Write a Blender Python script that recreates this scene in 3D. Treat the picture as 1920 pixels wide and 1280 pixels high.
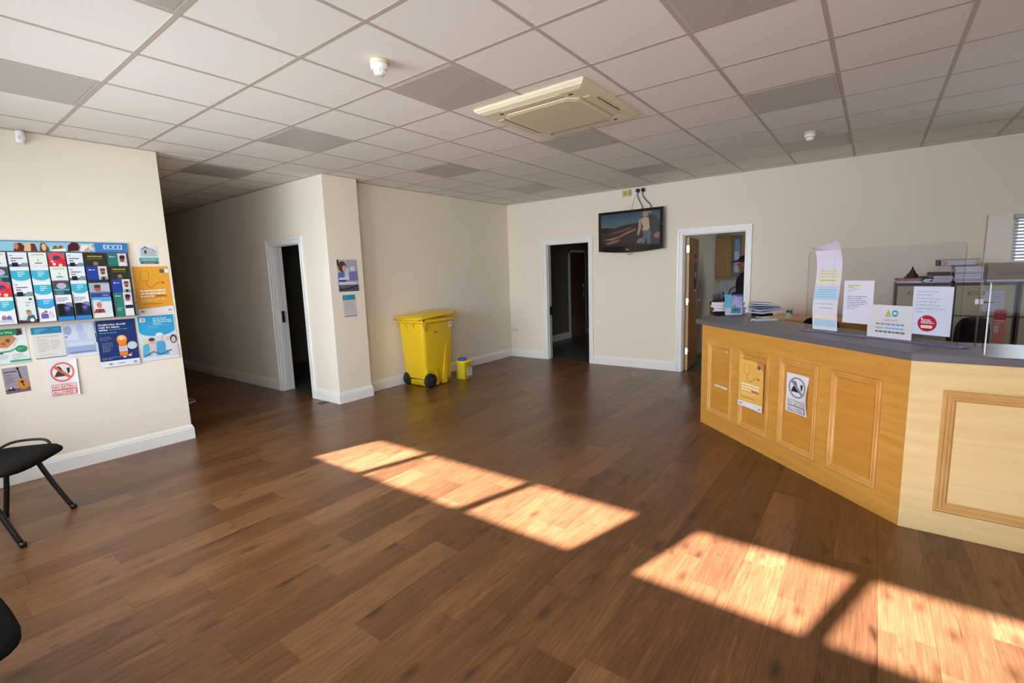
import bpy, bmesh, math, random
from mathutils import Vector, Matrix
PI = math.pi
random.seed(7)
scene = bpy.context.scene
col = scene.collection
for o in list(bpy.data.objects):
    bpy.data.objects.remove(o)

# ------------------------------------------------------------------ camera
CAM = Vector((-1.0287, -2.6738, 1.5522))
def cam_axes():
    y, p, r = math.radians(37.148), math.radians(-8.036), math.radians(-1.911)
    f = Vector((math.cos(y)*math.cos(p), math.sin(y)*math.cos(p), math.sin(p)))
    rt = Vector((math.sin(y), -math.cos(y), 0)); up = rt.cross(f)
    c, s = math.cos(r), math.sin(r)
    return c*rt + s*up, -s*rt + c*up, f
_r, _u, _f = cam_axes()
cd = bpy.data.cameras.new('camera'); cam = bpy.data.objects.new('camera', cd); col.objects.link(cam)
cd.sensor_width = 36; cd.lens = 898.16/1920*36; cd.clip_start = .05; cd.clip_end = 100
cam.matrix_world = Matrix(((_r.x, _u.x, -_f.x, CAM.x), (_r.y, _u.y, -_f.y, CAM.y), (_r.z, _u.z, -_f.z, CAM.z), (0, 0, 0, 1)))
scene.camera = cam

# ------------------------------------------------------------------ sky, sun, windows' daylight, exposure
EXPOSURE = 0.0
SKY = 1.5
SUN = 74.0
WIN = 96.0
w = bpy.data.worlds.new('sky'); scene.world = w; w.use_nodes = True
bg = w.node_tree.nodes['Background']; bg.inputs[0].default_value = (.80, .90, 1.0, 1); bg.inputs[1].default_value = SKY
SUN_EL = math.radians(32.54)
sd = Vector((1, -.276, 0)).normalized()*math.cos(SUN_EL) + Vector((0, 0, -math.sin(SUN_EL)))
sl = bpy.data.lights.new('sun', 'SUN'); so = bpy.data.objects.new('sun', sl); col.objects.link(so)
sl.energy = SUN; sl.angle = math.radians(.8); sl.color = (1, .92, 1.1)
so.location = (-12, 2, 9); so.rotation_euler = sd.to_track_quat('-Z', 'Y').to_euler()
def area(name, loc, direction, sx, sy, power, color=(1, 1, 1), spread=125):
    l = bpy.data.lights.new(name, 'AREA'); l.shape = 'RECTANGLE'; l.size = sx; l.size_y = sy
    l.energy = power; l.color = color
    l.spread = math.radians(spread)
    o = bpy.data.objects.new(name, l); col.objects.link(o); o.location = loc
    o.rotation_euler = Vector(direction).to_track_quat('-Z', 'Y').to_euler()
    return o
# daylight entering by the two glazed bays of the window wall behind the camera
area('daylight_bay', (-1.88, .82, 1.62), (1, .06, -.14), 2.62, 1.45, WIN*.9, (.90, .97, 1.04), 112)
area('daylight_bay', (-1.88, -2.20, 1.62), (1, .5, -.12), 2.70, 1.45, WIN, (.90, .97, 1.04), 150)
area('daylight_office_window', (6.0, -4.45, 1.65), (-1, .1, -.1), 1.3, .75, 14, (.88, .95, 1))
area('kitchen_fill', (7.6, -3.1, 1.6), (.25, 1, -.1), 1.2, 1.0, 8, (.9, .96, 1))  # added fill lamp that brightens the kitchen, no window stands behind it
scene.view_settings.view_transform = 'Standard'; scene.view_settings.look = 'None'
scene.view_settings.exposure = EXPOSURE; scene.view_settings.gamma = 1
scene.view_settings.use_curve_mapping = False

# ------------------------------------------------------------------ materials
def lin(c):
    return tuple(((x/255)/12.92 if x/255 <= .04045 else ((x/255+.055)/1.055)**2.4) for x in c[:3]) + (1,)
MC = {}
def mat(name, c=(200, 200, 200), rough=.5, metal=0, spec=.5, emit=0, bump=0, bscale=200, var=0, vscale=3):
    if name in MC: return MC[name]
    m = bpy.data.materials.new(name); m.use_nodes = True; nt = m.node_tree; b = nt.nodes['Principled BSDF']
    L = lin(c); b.inputs['Base Color'].default_value = L; b.inputs['Roughness'].default_value = rough
    b.inputs['Metallic'].default_value = metal; b.inputs['Specular IOR Level'].default_value = spec
    if emit:
        b.inputs['Emission Color'].default_value = L; b.inputs['Emission Strength'].default_value = emit
    tc = nt.nodes.new('ShaderNodeTexCoord')
    if var:
        n = nt.nodes.new('ShaderNodeTexNoise'); n.inputs['Scale'].default_value = vscale; n.inputs['Detail'].default_value = 4
        nt.links.new(tc.outputs['Object'], n.inputs['Vector'])
        mx = nt.nodes.new('ShaderNodeMix'); mx.data_type = 'RGBA'
        mx.inputs['A'].default_value = tuple(x*(1-var) for x in L[:3])+(1,); mx.inputs['B'].default_value = tuple(min(1, x*(1+var)) for x in L[:3])+(1,)
        nt.links.new(n.outputs['Fac'], mx.inputs['Factor']); nt.links.new(mx.outputs['Result'], b.inputs['Base Color'])
    if bump:
        n = nt.nodes.new('ShaderNodeTexNoise'); n.inputs['Scale'].default_value = bscale; n.inputs['Detail'].default_value = 3
        nt.links.new(tc.outputs['Object'], n.inputs['Vector'])
        bp = nt.nodes.new('ShaderNodeBump'); bp.inputs['Strength'].default_value = bump; bp.inputs['Distance'].default_value = .002
        nt.links.new(n.outputs['Fac'], bp.inputs['Height']); nt.links.new(bp.outputs['Normal'], b.inputs['Normal'])
    MC[name] = m; return m
def pm(c):      # printed ink
    return mat('print_%d_%d_%d' % tuple(c[:3]), c, .55, spec=.3)
def wood(name, c1, c2, axis='x', scale=(1.5, 30, 30), rough=.35, knots=False, coord='Object'):
    if name in MC: return MC[name]
    m = bpy.data.materials.new(name); m.use_nodes = True; nt = m.node_tree; b = nt.nodes['Principled BSDF']
    tc = nt.nodes.new('ShaderNodeTexCoord'); mp = nt.nodes.new('ShaderNodeMapping'); mp.inputs['Scale'].default_value = scale
    nt.links.new(tc.outputs[coord], mp.inputs['Vector'])
    n = nt.nodes.new('ShaderNodeTexNoise'); n.inputs['Scale'].default_value = 1; n.inputs['Detail'].default_value = 6; n.inputs['Distortion'].default_value = .6
    nt.links.new(mp.outputs[0], n.inputs['Vector'])
    r = nt.nodes.new('ShaderNodeValToRGB'); r.color_ramp.elements[0].position = .3; r.color_ramp.elements[1].position = .7
    r.color_ramp.elements[0].color = lin(c1); r.color_ramp.elements[1].color = lin(c2)
    nt.links.new(n.outputs['Fac'], r.inputs[0]); nt.links.new(r.outputs[0], b.inputs['Base Color'])
    b.inputs['Roughness'].default_value = rough; b.inputs['Specular IOR Level'].default_value = .4
    MC[name] = m; return m
def floor_mat(name='wood_plank_vinyl'):
    m = bpy.data.materials.new(name); m.use_nodes = True; nt = m.node_tree; b = nt.nodes['Principled BSDF']; N = nt.nodes.new; K = nt.links.new
    g = N('ShaderNodeNewGeometry'); oi = N('ShaderNodeObjectInfo')
    ad = N('ShaderNodeMath'); ad.operation = 'ADD'; K(oi.outputs['Random'], ad.inputs[0]); K(g.outputs['Random Per Island'], ad.inputs[1])
    fr = N('ShaderNodeMath'); fr.operation = 'FRACT'; K(ad.outputs[0], fr.inputs[0])
    # offset the grain per plank
    mu = N('ShaderNodeVectorMath'); mu.operation = 'SCALE'; mu.inputs[0].default_value = (37, 11, 5); K(fr.outputs[0], mu.inputs['Scale'])
    av = N('ShaderNodeVectorMath'); av.operation = 'ADD'; K(g.outputs['Position'], av.inputs[0]); K(mu.outputs[0], av.inputs[1])
    def noise(sc, det, dist=0.):
        mp = N('ShaderNodeMapping'); mp.inputs['Scale'].default_value = sc; K(av.outputs[0], mp.inputs['Vector'])
        n = N('ShaderNodeTexNoise'); n.inputs['Scale'].default_value = 1; n.inputs['Detail'].default_value = det; n.inputs['Distortion'].default_value = dist
        K(mp.outputs[0], n.inputs['Vector']); return n
    n1 = noise((1.6, 22, 1), 5, .8); n2 = noise((5, 160, 1), 3); n3 = noise((2.2, 5, 1), 3, .5); n4 = noise((3.0, 13, 1), 2, 1.2)
    ramp = N('ShaderNodeValToRGB'); e = ramp.color_ramp.elements
    e[0].position = 0; e[0].color = lin(PL[0]); e[1].position = 1; e[1].color = lin(PL[3])
    for p_, c_ in ((.33, PL[1]), (.7, PL[2])):
        q = e.new(p_); q.color = lin(c_)
    K(fr.outputs[0], ramp.inputs[0])
    def shade(src, fac, lo, hi, val):
        r = N('ShaderNodeMapRange'); r.inputs['From Min'].default_value = lo; r.inputs['From Max'].default_value = hi
        r.inputs['To Min'].default_value = val[0]; r.inputs['To Max'].default_value = val[1]; K(fac, r.inputs['Value'])
        x = N('ShaderNodeVectorMath'); x.operation = 'SCALE'; K(src, x.inputs[0]); K(r.outputs[0], x.inputs['Scale']); return x.outputs[0]
    c = shade(ramp.outputs[0], n1.outputs['Fac'], .3, .7, (.84, 1.15))
    c = shade(c, n2.outputs['Fac'], .32, .68, (.80, 1.20))
    c = shade(c, n3.outputs['Fac'], .3, .7, (.84, 1.15))
    n5 = noise((9, 75, 1), 4, .4); c = shade(c, n5.outputs['Fac'], .3, .7, (.87, 1.13))
    c = shade(c, n4.outputs['Fac'], .26, .36, (.58, 1.0))      # dark streaks
    mp = N('ShaderNodeMapping'); mp.inputs['Scale'].default_value = (2.3, 5.2, 1); K(av.outputs[0], mp.inputs['Vector'])
    vo = N('ShaderNodeTexVoronoi'); vo.voronoi_dimensions = '2D'; vo.inputs['Scale'].default_value = 1; K(mp.outputs[0], vo.inputs['Vector'])
    sx = N('ShaderNodeSeparateColor'); K(vo.outputs['Color'], sx.inputs[0])
    gt = N('ShaderNodeMath'); gt.operation = 'LESS_THAN'; gt.inputs[1].default_value = .72; K(sx.outputs[0], gt.inputs[0])
    dd = N('ShaderNodeMath'); dd.operation = 'ADD'; K(vo.outputs['Distance'], dd.inputs[0]); K(gt.outputs[0], dd.inputs[1])
    c = shade(c, dd.outputs[0], .02, .17, (.45, 1.0))  # knots, only in some cells
    K(c, b.inputs['Base Color'])
    b.inputs['Roughness'].default_value = .33; b.inputs['Specular IOR Level'].default_value = .42
    bp = N('ShaderNodeBump'); bp.inputs['Strength'].default_value = .12; bp.inputs['Distance'].default_value = .001
    K(n2.outputs['Fac'], bp.inputs['Height']); K(bp.outputs['Normal'], b.inputs['Normal'])
    MC[name] = m; return m
PL = [(92, 60, 35), (106, 70, 41), (112, 75, 44), (125, 86, 54)]
FLOOR = floor_mat()
def clear(name, tint, face=.05, edge=.35, rough=.03, dens=1.0):
    """thin clear sheet: mostly transparent, reflecting more at grazing angles"""
    m = bpy.data.materials.new(name); m.use_nodes = True; nt = m.node_tree
    for n in list(nt.nodes):
        if n.type != 'OUTPUT_MATERIAL': nt.nodes.remove(n)
    out = [n for n in nt.nodes if n.type == 'OUTPUT_MATERIAL'][0]
    t = nt.nodes.new('ShaderNodeBsdfTransparent'); L = lin(tint); t.inputs[0].default_value = tuple(x*dens for x in L[:3])+(1,)
    g = nt.nodes.new('ShaderNodeBsdfGlossy'); g.inputs['Roughness'].default_value = rough
    lw = nt.nodes.new('ShaderNodeLayerWeight'); pw = nt.nodes.new('ShaderNodeMath'); pw.operation = 'POWER'; pw.inputs[1].default_value = 4
    nt.links.new(lw.outputs['Facing'], pw.inputs[0])
    ms = nt.nodes.new('ShaderNodeMath'); ms.operation = 'MULTIPLY_ADD'; ms.inputs[1].default_value = edge; ms.inputs[2].default_value = face; nt.links.new(pw.outputs[0], ms.inputs[0])
    mx = nt.nodes.new('ShaderNodeMixShader'); nt.links.new(ms.outputs[0], mx.inputs[0]); nt.links.new(t.outputs[0], mx.inputs[1]); nt.links.new(g.outputs[0], mx.inputs[2])
    nt.links.new(mx.outputs[0], out.inputs['Surface']); MC[name] = m; return m
GLASS = clear('window_glass', (252, 253, 253), .03)
ACRYL = clear('clear_acrylic', (249, 249, 252), .004, .10)
ACEDGE = mat('acrylic_edge', (108, 104, 150), .2)
ACEDGE2 = clear('acrylic_cut_edge', (205, 212, 224), .10, .2, .2, dens=.75)
def film():
    m = bpy.data.materials.new('privacy_film'); m.use_nodes = True; nt = m.node_tree
    out = [n for n in nt.nodes if n.type == 'OUTPUT_MATERIAL'][0]; nt.nodes.remove(nt.nodes['Principled BSDF'])
    a = nt.nodes.new('ShaderNodeBsdfTranslucent'); a.inputs[0].default_value = (.22, .225, .23, 1)
    b = nt.nodes.new('ShaderNodeBsdfDiffuse'); b.inputs[0].default_value = (.6, .6, .6, 1)
    mx = nt.nodes.new('ShaderNodeMixShader'); mx.inputs[0].default_value = .35
    nt.links.new(a.outputs[0], mx.inputs[1]); nt.links.new(b.outputs[0], mx.inputs[2]); nt.links.new(mx.outputs[0], out.inputs[0]); return m
FILM = film()
WALL = mat('cream_wall_paint', (238, 228, 211), .8, spec=.2, bump=.12, bscale=180)
WALLP = mat('shade_darkened_wall', (122, 112, 100), .8, spec=.2)  # dimness of the passage and side room is put into this wall colour
WALLB = mat('cream_wall_paint_room', (214, 206, 190), .8, spec=.2)
WHITE = mat('white_gloss_paint', (238, 238, 236), .3, spec=.5)
TILE = mat('ceiling_tile_mineral', (232, 229, 220), .95, spec=.1, bump=.25, bscale=260)
GRID = mat('ceiling_grid_metal', (184, 174, 160), .6)
DIFF = mat('light_diffuser_prismatic', (182, 176, 167), .4, bump=.3, bscale=400)
BLACK = mat('black_plastic', (18, 18, 19), .35)
BLACKM = mat('black_metal', (20, 21, 21), .4)
FAB = mat('black_fabric', (16, 16, 17), .9, spec=.15, bump=.4, bscale=500)
GREYTOP = mat('grey_laminate', (101, 99, 105), .38, var=.06, vscale=60)
OAK1 = wood('orange_oak_veneer', (201, 143, 60), (217, 160, 76), scale=(2, 2, 26), rough=.35)
OAK2 = wood('pale_maple_veneer', (232, 200, 140), (241, 213, 158), scale=(2, 2, 24), rough=.4)
MLD1 = wood('orange_oak_moulding', (205, 148, 72), (222, 166, 88), scale=(6, 6, 6), rough=.3)
MLD2 = wood('pale_oak_moulding', (205, 158, 92), (222, 176, 112), scale=(6, 6, 6), rough=.3)
DOORW = wood('oak_door_veneer', (150, 104, 58), (172, 122, 72), scale=(20, 20, 1.6), rough=.4)
DOORD = wood('dark_mahogany_door', (74, 40, 26), (88, 50, 34), scale=(20, 20, 1.6), rough=.4)
DOORE = wood('door_edge_lipping', (200, 150, 95), (212, 165, 108), scale=(6, 6, 2), rough=.4)
KFLOOR = mat('dark_green_vinyl', (74, 84, 76), .35, var=.1, vscale=40)
CHROME = mat('chrome', (200, 202, 205), .15, metal=1)
PAPER = mat('white_paper', (240, 240, 244), .7, spec=.2)
YEL = mat('yellow_bin_plastic', (226, 188, 28), .32, spec=.5)
YEL2 = mat('yellow_tub_plastic', (240, 214, 50), .4)

# ------------------------------------------------------------------ mesh helpers
def wpos(o):
    v = Vector((0, 0, 0))
    while o: v += o.location; o = o.parent
    return v
def tag(o, label=None, cat=None, group=None, kind=None):
    if label: o['label'] = label
    if cat: o['category'] = cat
    if group: o['group'] = group
    if kind: o['kind'] = kind
    return o
def thing(name, label, cat, loc=(0, 0, 0), rz=0, group=None):
    o = bpy.data.objects.new(name, None); col.objects.link(o); o.empty_display_size = .1
    o.location = loc; o.rotation_euler = (0, 0, rz)
    return tag(o, label, cat, group)
class MB:
    def __init__(s): s.bm = bmesh.new()
    def faces_mi(s, n0, mi):
        s.bm.faces.ensure_lookup_table()
        for f in s.bm.faces[n0:]: f.material_index = mi
    def box(s, x0, y0, z0, x1, y1, z1, mi=0, bev=0, M=None):
        n0 = len(s.bm.faces)
        v = [s.bm.verts.new(((x0, x1)[i & 1], (y0, y1)[i >> 1 & 1], (z0, z1)[i >> 2])) for i in range(8)]
        fs = [s.bm.faces.new([v[i] for i in f]) for f in ((0, 2, 3, 1), (4, 5, 7, 6), (0, 1, 5, 4), (2, 6, 7, 3), (0, 4, 6, 2), (1, 3, 7, 5))]
        for f in fs: f.material_index = mi
        if M is not None:
            for q in v: q.co = M @ q.co
        if bev:
            es = list({e for f in fs for e in f.edges})
            r = bmesh.ops.bevel(s.bm, geom=es, offset=bev, segments=2, affect='EDGES', clamp_overlap=True)
            for f in r['faces']: f.material_index = mi
        return s
    def poly(s, pts, mi=0):
        f = s.bm.faces.new([s.bm.verts.new(p) for p in pts]); f.material_index = mi; return s
    def prism(s, pts, z0, z1, mi=0, M=None):
        a = [s.bm.verts.new((p[0], p[1], z0)) for p in pts]; b = [s.bm.verts.new((p[0], p[1], z1)) for p in pts]
        if M is not None:
            for q in a+b: q.co = M @ q.co
        n = len(pts); fs = [s.bm.faces.new(a[::-1]), s.bm.faces.new(b)]
        for i in range(n): fs.append(s.bm.faces.new((a[i], a[(i+1) % n], b[(i+1) % n], b[i])))
        for f in fs: f.material_index = mi
        return s
    def loft(s, rings, mi=0, cap=True, close=True):
        R = [[s.bm.verts.new(p) for p in r] for r in rings]; n = len(rings[0]); fs = []
        for a, b in zip(R, R[1:]):
            for i in range(n if close else n-1): fs.append(s.bm.faces.new((a[i], a[(i+1) % n], b[(i+1) % n], b[i])))
        if cap: fs.append(s.bm.faces.new(R[0][::-1])); fs.append(s.bm.faces.new(R[-1]))
        for f in fs: f.material_index = mi; f.smooth = True
        return s
    def lathe(s, prof, c=(0, 0, 0), n=20, mi=0, axis='z', smooth=True):
        rings = []
        for r, z in prof:
            ring = []
            for i in range(n):
                a = 2*PI*i/n; p = (r*math.cos(a), r*math.sin(a), z)
                if axis == 'x': p = (z, p[0], p[1])
                if axis == 'y': p = (p[1], z, p[0])
                ring.append((c[0]+p[0], c[1]+p[1], c[2]+p[2]))
            rings.append(ring)
        return s.loft(rings, mi)
    def tube(s, path, r, n=8, mi=0, rx=None):
        path = [Vector(p) for p in path]; rings = []; up = None
        for i, p in enumerate(path):
            d = (path[min(i+1, len(path)-1)]-path[max(i-1, 0)]).normalized()
            if up is None:
                up = Vector((0, 0, 1)) if abs(d.z) < .9 else Vector((1, 0, 0))
            side = d.cross(up).normalized(); up = side.cross(d).normalized()
            rr = r[i] if isinstance(r, (list, tuple)) else r
            rings.append([p+side*math.cos(2*PI*k/n)*rr+up*math.sin(2*PI*k/n)*rr for k in range(n)])
        return s.loft(rings, mi)
    def build(s, name, mats, parent=None, world=True, label=None, kind=None, smooth=False, fix=True):
        if fix: bmesh.ops.recalc_face_normals(s.bm, faces=s.bm.faces)
        me = bpy.data.meshes.new(name)
        if parent is not None and world:
            off = wpos(parent)
            for v in s.bm.verts: v.co -= off
        s.bm.to_mesh(me); s.bm.free()
        for m in (mats if isinstance(mats, (list, tuple)) else [mats]): me.materials.append(m)
        o = bpy.data.objects.new(name, me); col.objects.link(o)
        if parent is not None: o.parent = parent
        if label: o['label'] = label
        if kind: o['kind'] = kind
        return o
def struct(name, mb, m, parent=None, **k):
    return mb.build(name, m, parent, kind=None if parent else 'structure', **k)
def smoothpath(pts, k=6):
    P = [Vector(p) for p in pts]; P = [2*P[0]-P[1]]+P+[2*P[-1]-P[-2]]; out = []
    for i in range(1, len(P)-2):
        for j in range(k):
            t = j/k; a, b, c, d = P[i-1:i+3]
            out.append(.5*((2*b)+(-a+c)*t+(2*a-5*b+4*c-d)*t*t+(-a+3*b-3*c+d)*t**3))
    out.append(P[-2]); return out
TXT = {}
def text_geo(s, bold=False):
    k = (s, bold)
    if k in TXT: return TXT[k]
    cu = bpy.data.curves.new('t', 'FONT'); cu.body = s; cu.size = 1; cu.resolution_u = 1
    if bold: cu.offset = .022
    o = bpy.data.objects.new('t', cu); me = bpy.data.meshes.new_from_object(o)
    vs = [(v.co.x, v.co.y) for v in me.vertices]; fs = [tuple(p.vertices) for p in me.polygons]
    bpy.data.objects.remove(o); bpy.data.curves.remove(cu); bpy.data.meshes.remove(me)
    x1 = max([v[0] for v in vs] or [1]); TXT[k] = (vs, fs, x1); return TXT[k]
V = Vector
def page(name, label, cat, org, U, W, w, h, bgc, elems, group=None, bend=None, parent=None, thick=.0012, part_label=None, gridn=1):
    """sheet of paper with flat print; org = lower left corner, U right, W up, both unit"""
    U = V(U).normalized(); W = V(W).normalized(); N = U.cross(W); org = V(org)
    bm = bmesh.new(); mats = [pm(bgc) if not isinstance(bgc, bpy.types.Material) else bgc]; idx = {}
    def mi(c):
        c = tuple(c)
        if c not in idx: idx[c] = len(mats); mats.append(pm(c))
        return idx[c]
    def P(x, y, d=0):
        b = bend(x, y) if bend else 0
        return org+U*(x*w)+W*(y*h)+N*(d+b)
    n = gridn if bend else 1
    if bend and gridn == 1: n = 10
    # sheet
    F = [[bm.verts.new(P(i/n, j/n, thick)) for i in range(n+1)] for j in range(n+1)]
    B = [[bm.verts.new(P(i/n, j/n, 0)) for i in range(n+1)] for j in range(n+1)]
    for j in range(n):
        for i in range(n):
            bm.faces.new((F[j][i], F[j][i+1], F[j+1][i+1], F[j+1][i])); bm.faces.new((B[j][i], B[j+1][i], B[j+1][i+1], B[j][i+1]))
    for i in range(n):
        bm.faces.new((B[0][i], B[0][i+1], F[0][i+1], F[0][i])); bm.faces.new((F[n][i], F[n][i+1], B[n][i+1], B[n][i]))
        bm.faces.new((B[i][0], F[i][0], F[i+1][0], B[i+1][0])); bm.faces.new((B[i][n], B[i+1][n], F[i+1][n], F[i][n]))
    lay = [0]
    def D():
        lay[0] += 1; return thick+.00025*lay[0]
    def addpoly(pts, c, d):
        try:
            f = bm.faces.new([bm.verts.new(P(x, y, d)) for x, y in pts]); f.material_index = mi(c)
        except ValueError: pass
    def rect(x0, y0, x1, y1, c, d):
        k = max(1, int(math.ceil((x1-x0)*n*2))) if bend else 1; q = max(1, int(math.ceil((y1-y0)*n*2))) if bend else 1
        G = [[bm.verts.new(P(x0+(x1-x0)*i/k, y0+(y1-y0)*j/q, d)) for i in range(k+1)] for j in range(q+1)]
        for j in range(q):
            for i in range(k):
                f = bm.faces.new((G[j][i], G[j][i+1], G[j+1][i+1], G[j+1][i])); f.material_index = mi(c)
    for e in elems:
        t = e[0]; d = D()
        if t == 'r': rect(e[1], e[2], e[3], e[4], e[5], d)
        elif t == 'p': addpoly(e[1], e[2], d)
        elif t == 'e':
            cx, cy, rx, ry, c = e[1:6]; addpoly([(cx+rx*math.cos(2*PI*i/20), cy+ry*math.sin(2*PI*i/20)) for i in range(20)], c, d)
        elif t == 'ring':
            cx, cy, rx, ry, th, c = e[1:7]; m_ = 28
            for i in range(m_):
                a, b = 2*PI*i/m_, 2*PI*(i+1)/m_; k = 1-th
                addpoly([(cx+rx*math.cos(a), cy+ry*math.sin(a)), (cx+rx*math.cos(b), cy+ry*math.sin(b)), (cx+rx*k*math.cos(b), cy+ry*k*math.sin(b)), (cx+rx*k*math.cos(a), cy+ry*k*math.sin(a))], c, d)
        elif t == 'l':   # line strip, width as a fraction of page width
            pts, wd, c = e[1], e[2], e[3]
            for a, b in zip(pts, pts[1:]):
                dx, dy = (b[0]-a[0])*w, (b[1]-a[1])*h; L = math.hypot(dx, dy) or 1; nx, ny = -dy/L*wd/2, dx/L*wd/2*w/h
                addpoly([(a[0]-nx, a[1]-ny), (b[0]-nx, b[1]-ny), (b[0]+nx, b[1]+ny), (a[0]+nx, a[1]+ny)], c, d)
        elif t == 'g':   # body text too small to read: broken word strokes
            x0, y0, x1, nl, lh, c = e[1:7]; rr = random.Random(int(x0*100+y0*1000+nl))
            for i in range(nl):
                fh = e[7] if len(e) > 7 else .42; y = y0-i*lh; x = x0; end = x1-(x1-x0)*(0 if nl == 1 else rr.choice((0, .04, .1, .3) if i < nl-1 else (.4, .6)))
                while x < end-.01:
                    wd = min(rr.uniform(.04, .12)*(x1-x0)*1.6, end-x); rect(x, y, x+wd, y+lh*fh, c, d); x += wd+.018
        elif t == 't':
            s_, x, y, hh, c = e[1:6]; bold = len(e) > 6 and e[6]; mw = e[7] if len(e) > 7 else None
            vs, fs, x1 = text_geo(s_, bold); sy = hh/.7; sx = sy*h/w
            if mw: sx = mw/x1
            vv = [bm.verts.new(P(x+a*sx, y+b*sy, d)) for a, b in vs]; k = mi(c)
            for f in fs:
                try: q = bm.faces.new([vv[i] for i in f]); q.material_index = k
                except ValueError: pass
    me = bpy.data.meshes.new(name)
    if parent is not None:
        off = wpos(parent)
        for v in bm.verts: v.co -= off
        loc = None
    else:
        loc = org.copy()
        for v in bm.verts: v.co -= loc
    bm.to_mesh(me); bm.free()
    for m in mats: me.materials.append(m)
    o = bpy.data.objects.new(name, me); col.objects.link(o)
    if parent is not None:
        o.parent = parent
        if part_label: o['label'] = part_label
    else:
        o.location = loc; tag(o, label, cat, group)
    return o

# ------------------------------------------------------------------ dimensions
XB, YL, CE = 6.1846, 2.803, 2.801        # back wall face, left wall face, ceiling
XW = -2.0                                # window wall
YR = -5.6                                # right wall
XP, YP, XP1 = 2.3421, 2.6211, 2.8194     # pillar
XE = .7503                               # end of the poster wall
YC = 9.5                                 # corridor end

# ------------------------------------------------------------------ floor
flr = struct('floor', MB().box(XW, YR, -.1, XB+.12, YL, -.004).box(XE, YL, -.1, XP, YC, -.004), mat('floor_joint', (70, 46, 32), .6))
PW, PLN = .19, .95
plank_list = []
rr = random.Random(3)
row = -31
y = .08+PW*row
while y < YC:
    y1 = y+PW
    if y1 > YR:
        xa, xb = (XW, XB+.0) if y < YL-.02 else (XE, XP)
        x = -.19+PLN*round(rr.uniform(0, 1), 2) - PLN*3
        if row == int((-.113-.08)/PW-.5): x = -.19-PLN*2
        while x < xb:
            a, b = max(x, xa), min(x+PLN, xb)
            c0, c1 = max(y, YR), min(y1, YC)
            if y < YL < y1: c1 = YL if not (XE < (a+b)/2 < XP) else y1
            if b-a > .03 and c1-c0 > .01: plank_list.append((a, b, c0, c1))
            x += PLN
    y = y1; row += 1
def fwd(p): return (V((p[0], p[1], 0))-CAM).dot(_f)
def inview(q):
    for p in ((q[0], q[2]), (q[1], q[2]), (q[0], q[3]), (q[1], q[3]), ((q[0]+q[1])/2, (q[2]+q[3])/2)):
        d = V((p[0], p[1], 0))-CAM; z = d.dot(_f)
        if z > .3 and abs(d.dot(_r)/z*898) < 985 and abs(d.dot(_u)/z*898) < 660: return True
    return False
vis = sorted([q for q in plank_list if inview(q)], key=lambda q: (V(((q[0]+q[1])/2, (q[2]+q[3])/2, 0))-CAM).length)
near, rest = vis[:300], vis[300:]+[q for q in plank_list if not inview(q)]
G2 = .0004
meshes = {}
for i, (a, b, c, d) in enumerate(near):
    key = (round(b-a, 3), round(d-c, 3))
    if key not in meshes:
        mb = MB(); hx, hy = (b-a)/2, (d-c)/2; mb.box(-hx+G2, -hy+G2, -.0035, hx-G2, hy-G2, 0)
        o = mb.build('plank', FLOOR, flr, world=False); meshes[key] = o.data
    else:
        o = bpy.data.objects.new('plank', meshes[key]); col.objects.link(o); o.parent = flr
    o.location = ((a+b)/2, (c+d)/2, 0)
mb = MB()
for a, b, c, d in rest: mb.box(a+G2, c+G2, -.0035, b-G2, d-G2, 0)
mb.build('plank_field', FLOOR, flr, kind='stuff')
struct('floor_kitchen', MB().box(XB+.12, -3.4, -.1, 9.3, -.14, -.002), KFLOOR)
struct('floor_passage', MB().box(XB+.12, .5, -.1, 9.8, 3.2, -.002), KFLOOR)
struct('floor_side_room', MB().box(XP, YL+.1, -.1, 5.6, 6.2, -.002), KFLOOR)
struct('trim_1', MB().box(XB-.004, 1.145, -.004, XB+.125, 1.965, .002).box(XB-.004, -1.24, -.004, XB+.125, -.41, .002).box(XP-.002, 3.25, -.004, XP+.15, 4.0, .002), mat('threshold_metal', (90, 80, 70), .4))

# ------------------------------------------------------------------ walls
def wallx(name, x0, x1, y0, y1, openings, m=WALL, zt=CE+.25, extra=None):
    """wall slab in a plane of constant x with rectangular openings (ya,yb,za,zb)"""
    mb = MB(); ys = y0
    for ya, yb, za, zb in sorted(openings):
        mb.box(x0, ys, -.05, x1, ya, zt)
        if za > .01: mb.box(x0, ya, -.05, x1, yb, za)
        mb.box(x0, ya, zb, x1, yb, zt); ys = yb
    mb.box(x0, ys, -.05, x1, y1, zt)
    return struct(name, mb, m)
wallx('wall_back', XB, XB+.12, YR, YL+.12, [(-5.2, -3.79, 1.22, 1.99), (-1.265, -.385, 0, 2.053), (1.12, 1.99, 0, 2.06)])
wallx('wall_window', XW-.2, XW, YR, YL+.12, [(-3.60, -.813, .85, 2.60), (-.542, 2.177, .85, 2.60)])
struct('wall_right', MB().box(XW-.2, YR-.12, -.05, XB+.12, YR, CE+.25), WALL)
struct('wall_left', MB().box(XW, YL, -.05, XE, YL+.12, CE+.25).box(XE-.12, YL+.12, -.05, XE, YC, CE+.25), WALL)
wallx('wall_corridor', XP, XP+.15, YP, YC, [(3.225, 4.025, 0, 2.055)])
struct('wall_pillar', MB().box(XP+.15, YP, -.05, XP1, YL+.12, CE+.25), WALL)
struct('wall_alcove', MB().box(XP1, YL, -.05, XB, YL+.12, CE+.25), WALL)
struct('wall_corridor_end', MB().box(XE-.12, YC, -.05, XP+.15, YC+.1, CE+.25), WALL)
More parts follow.
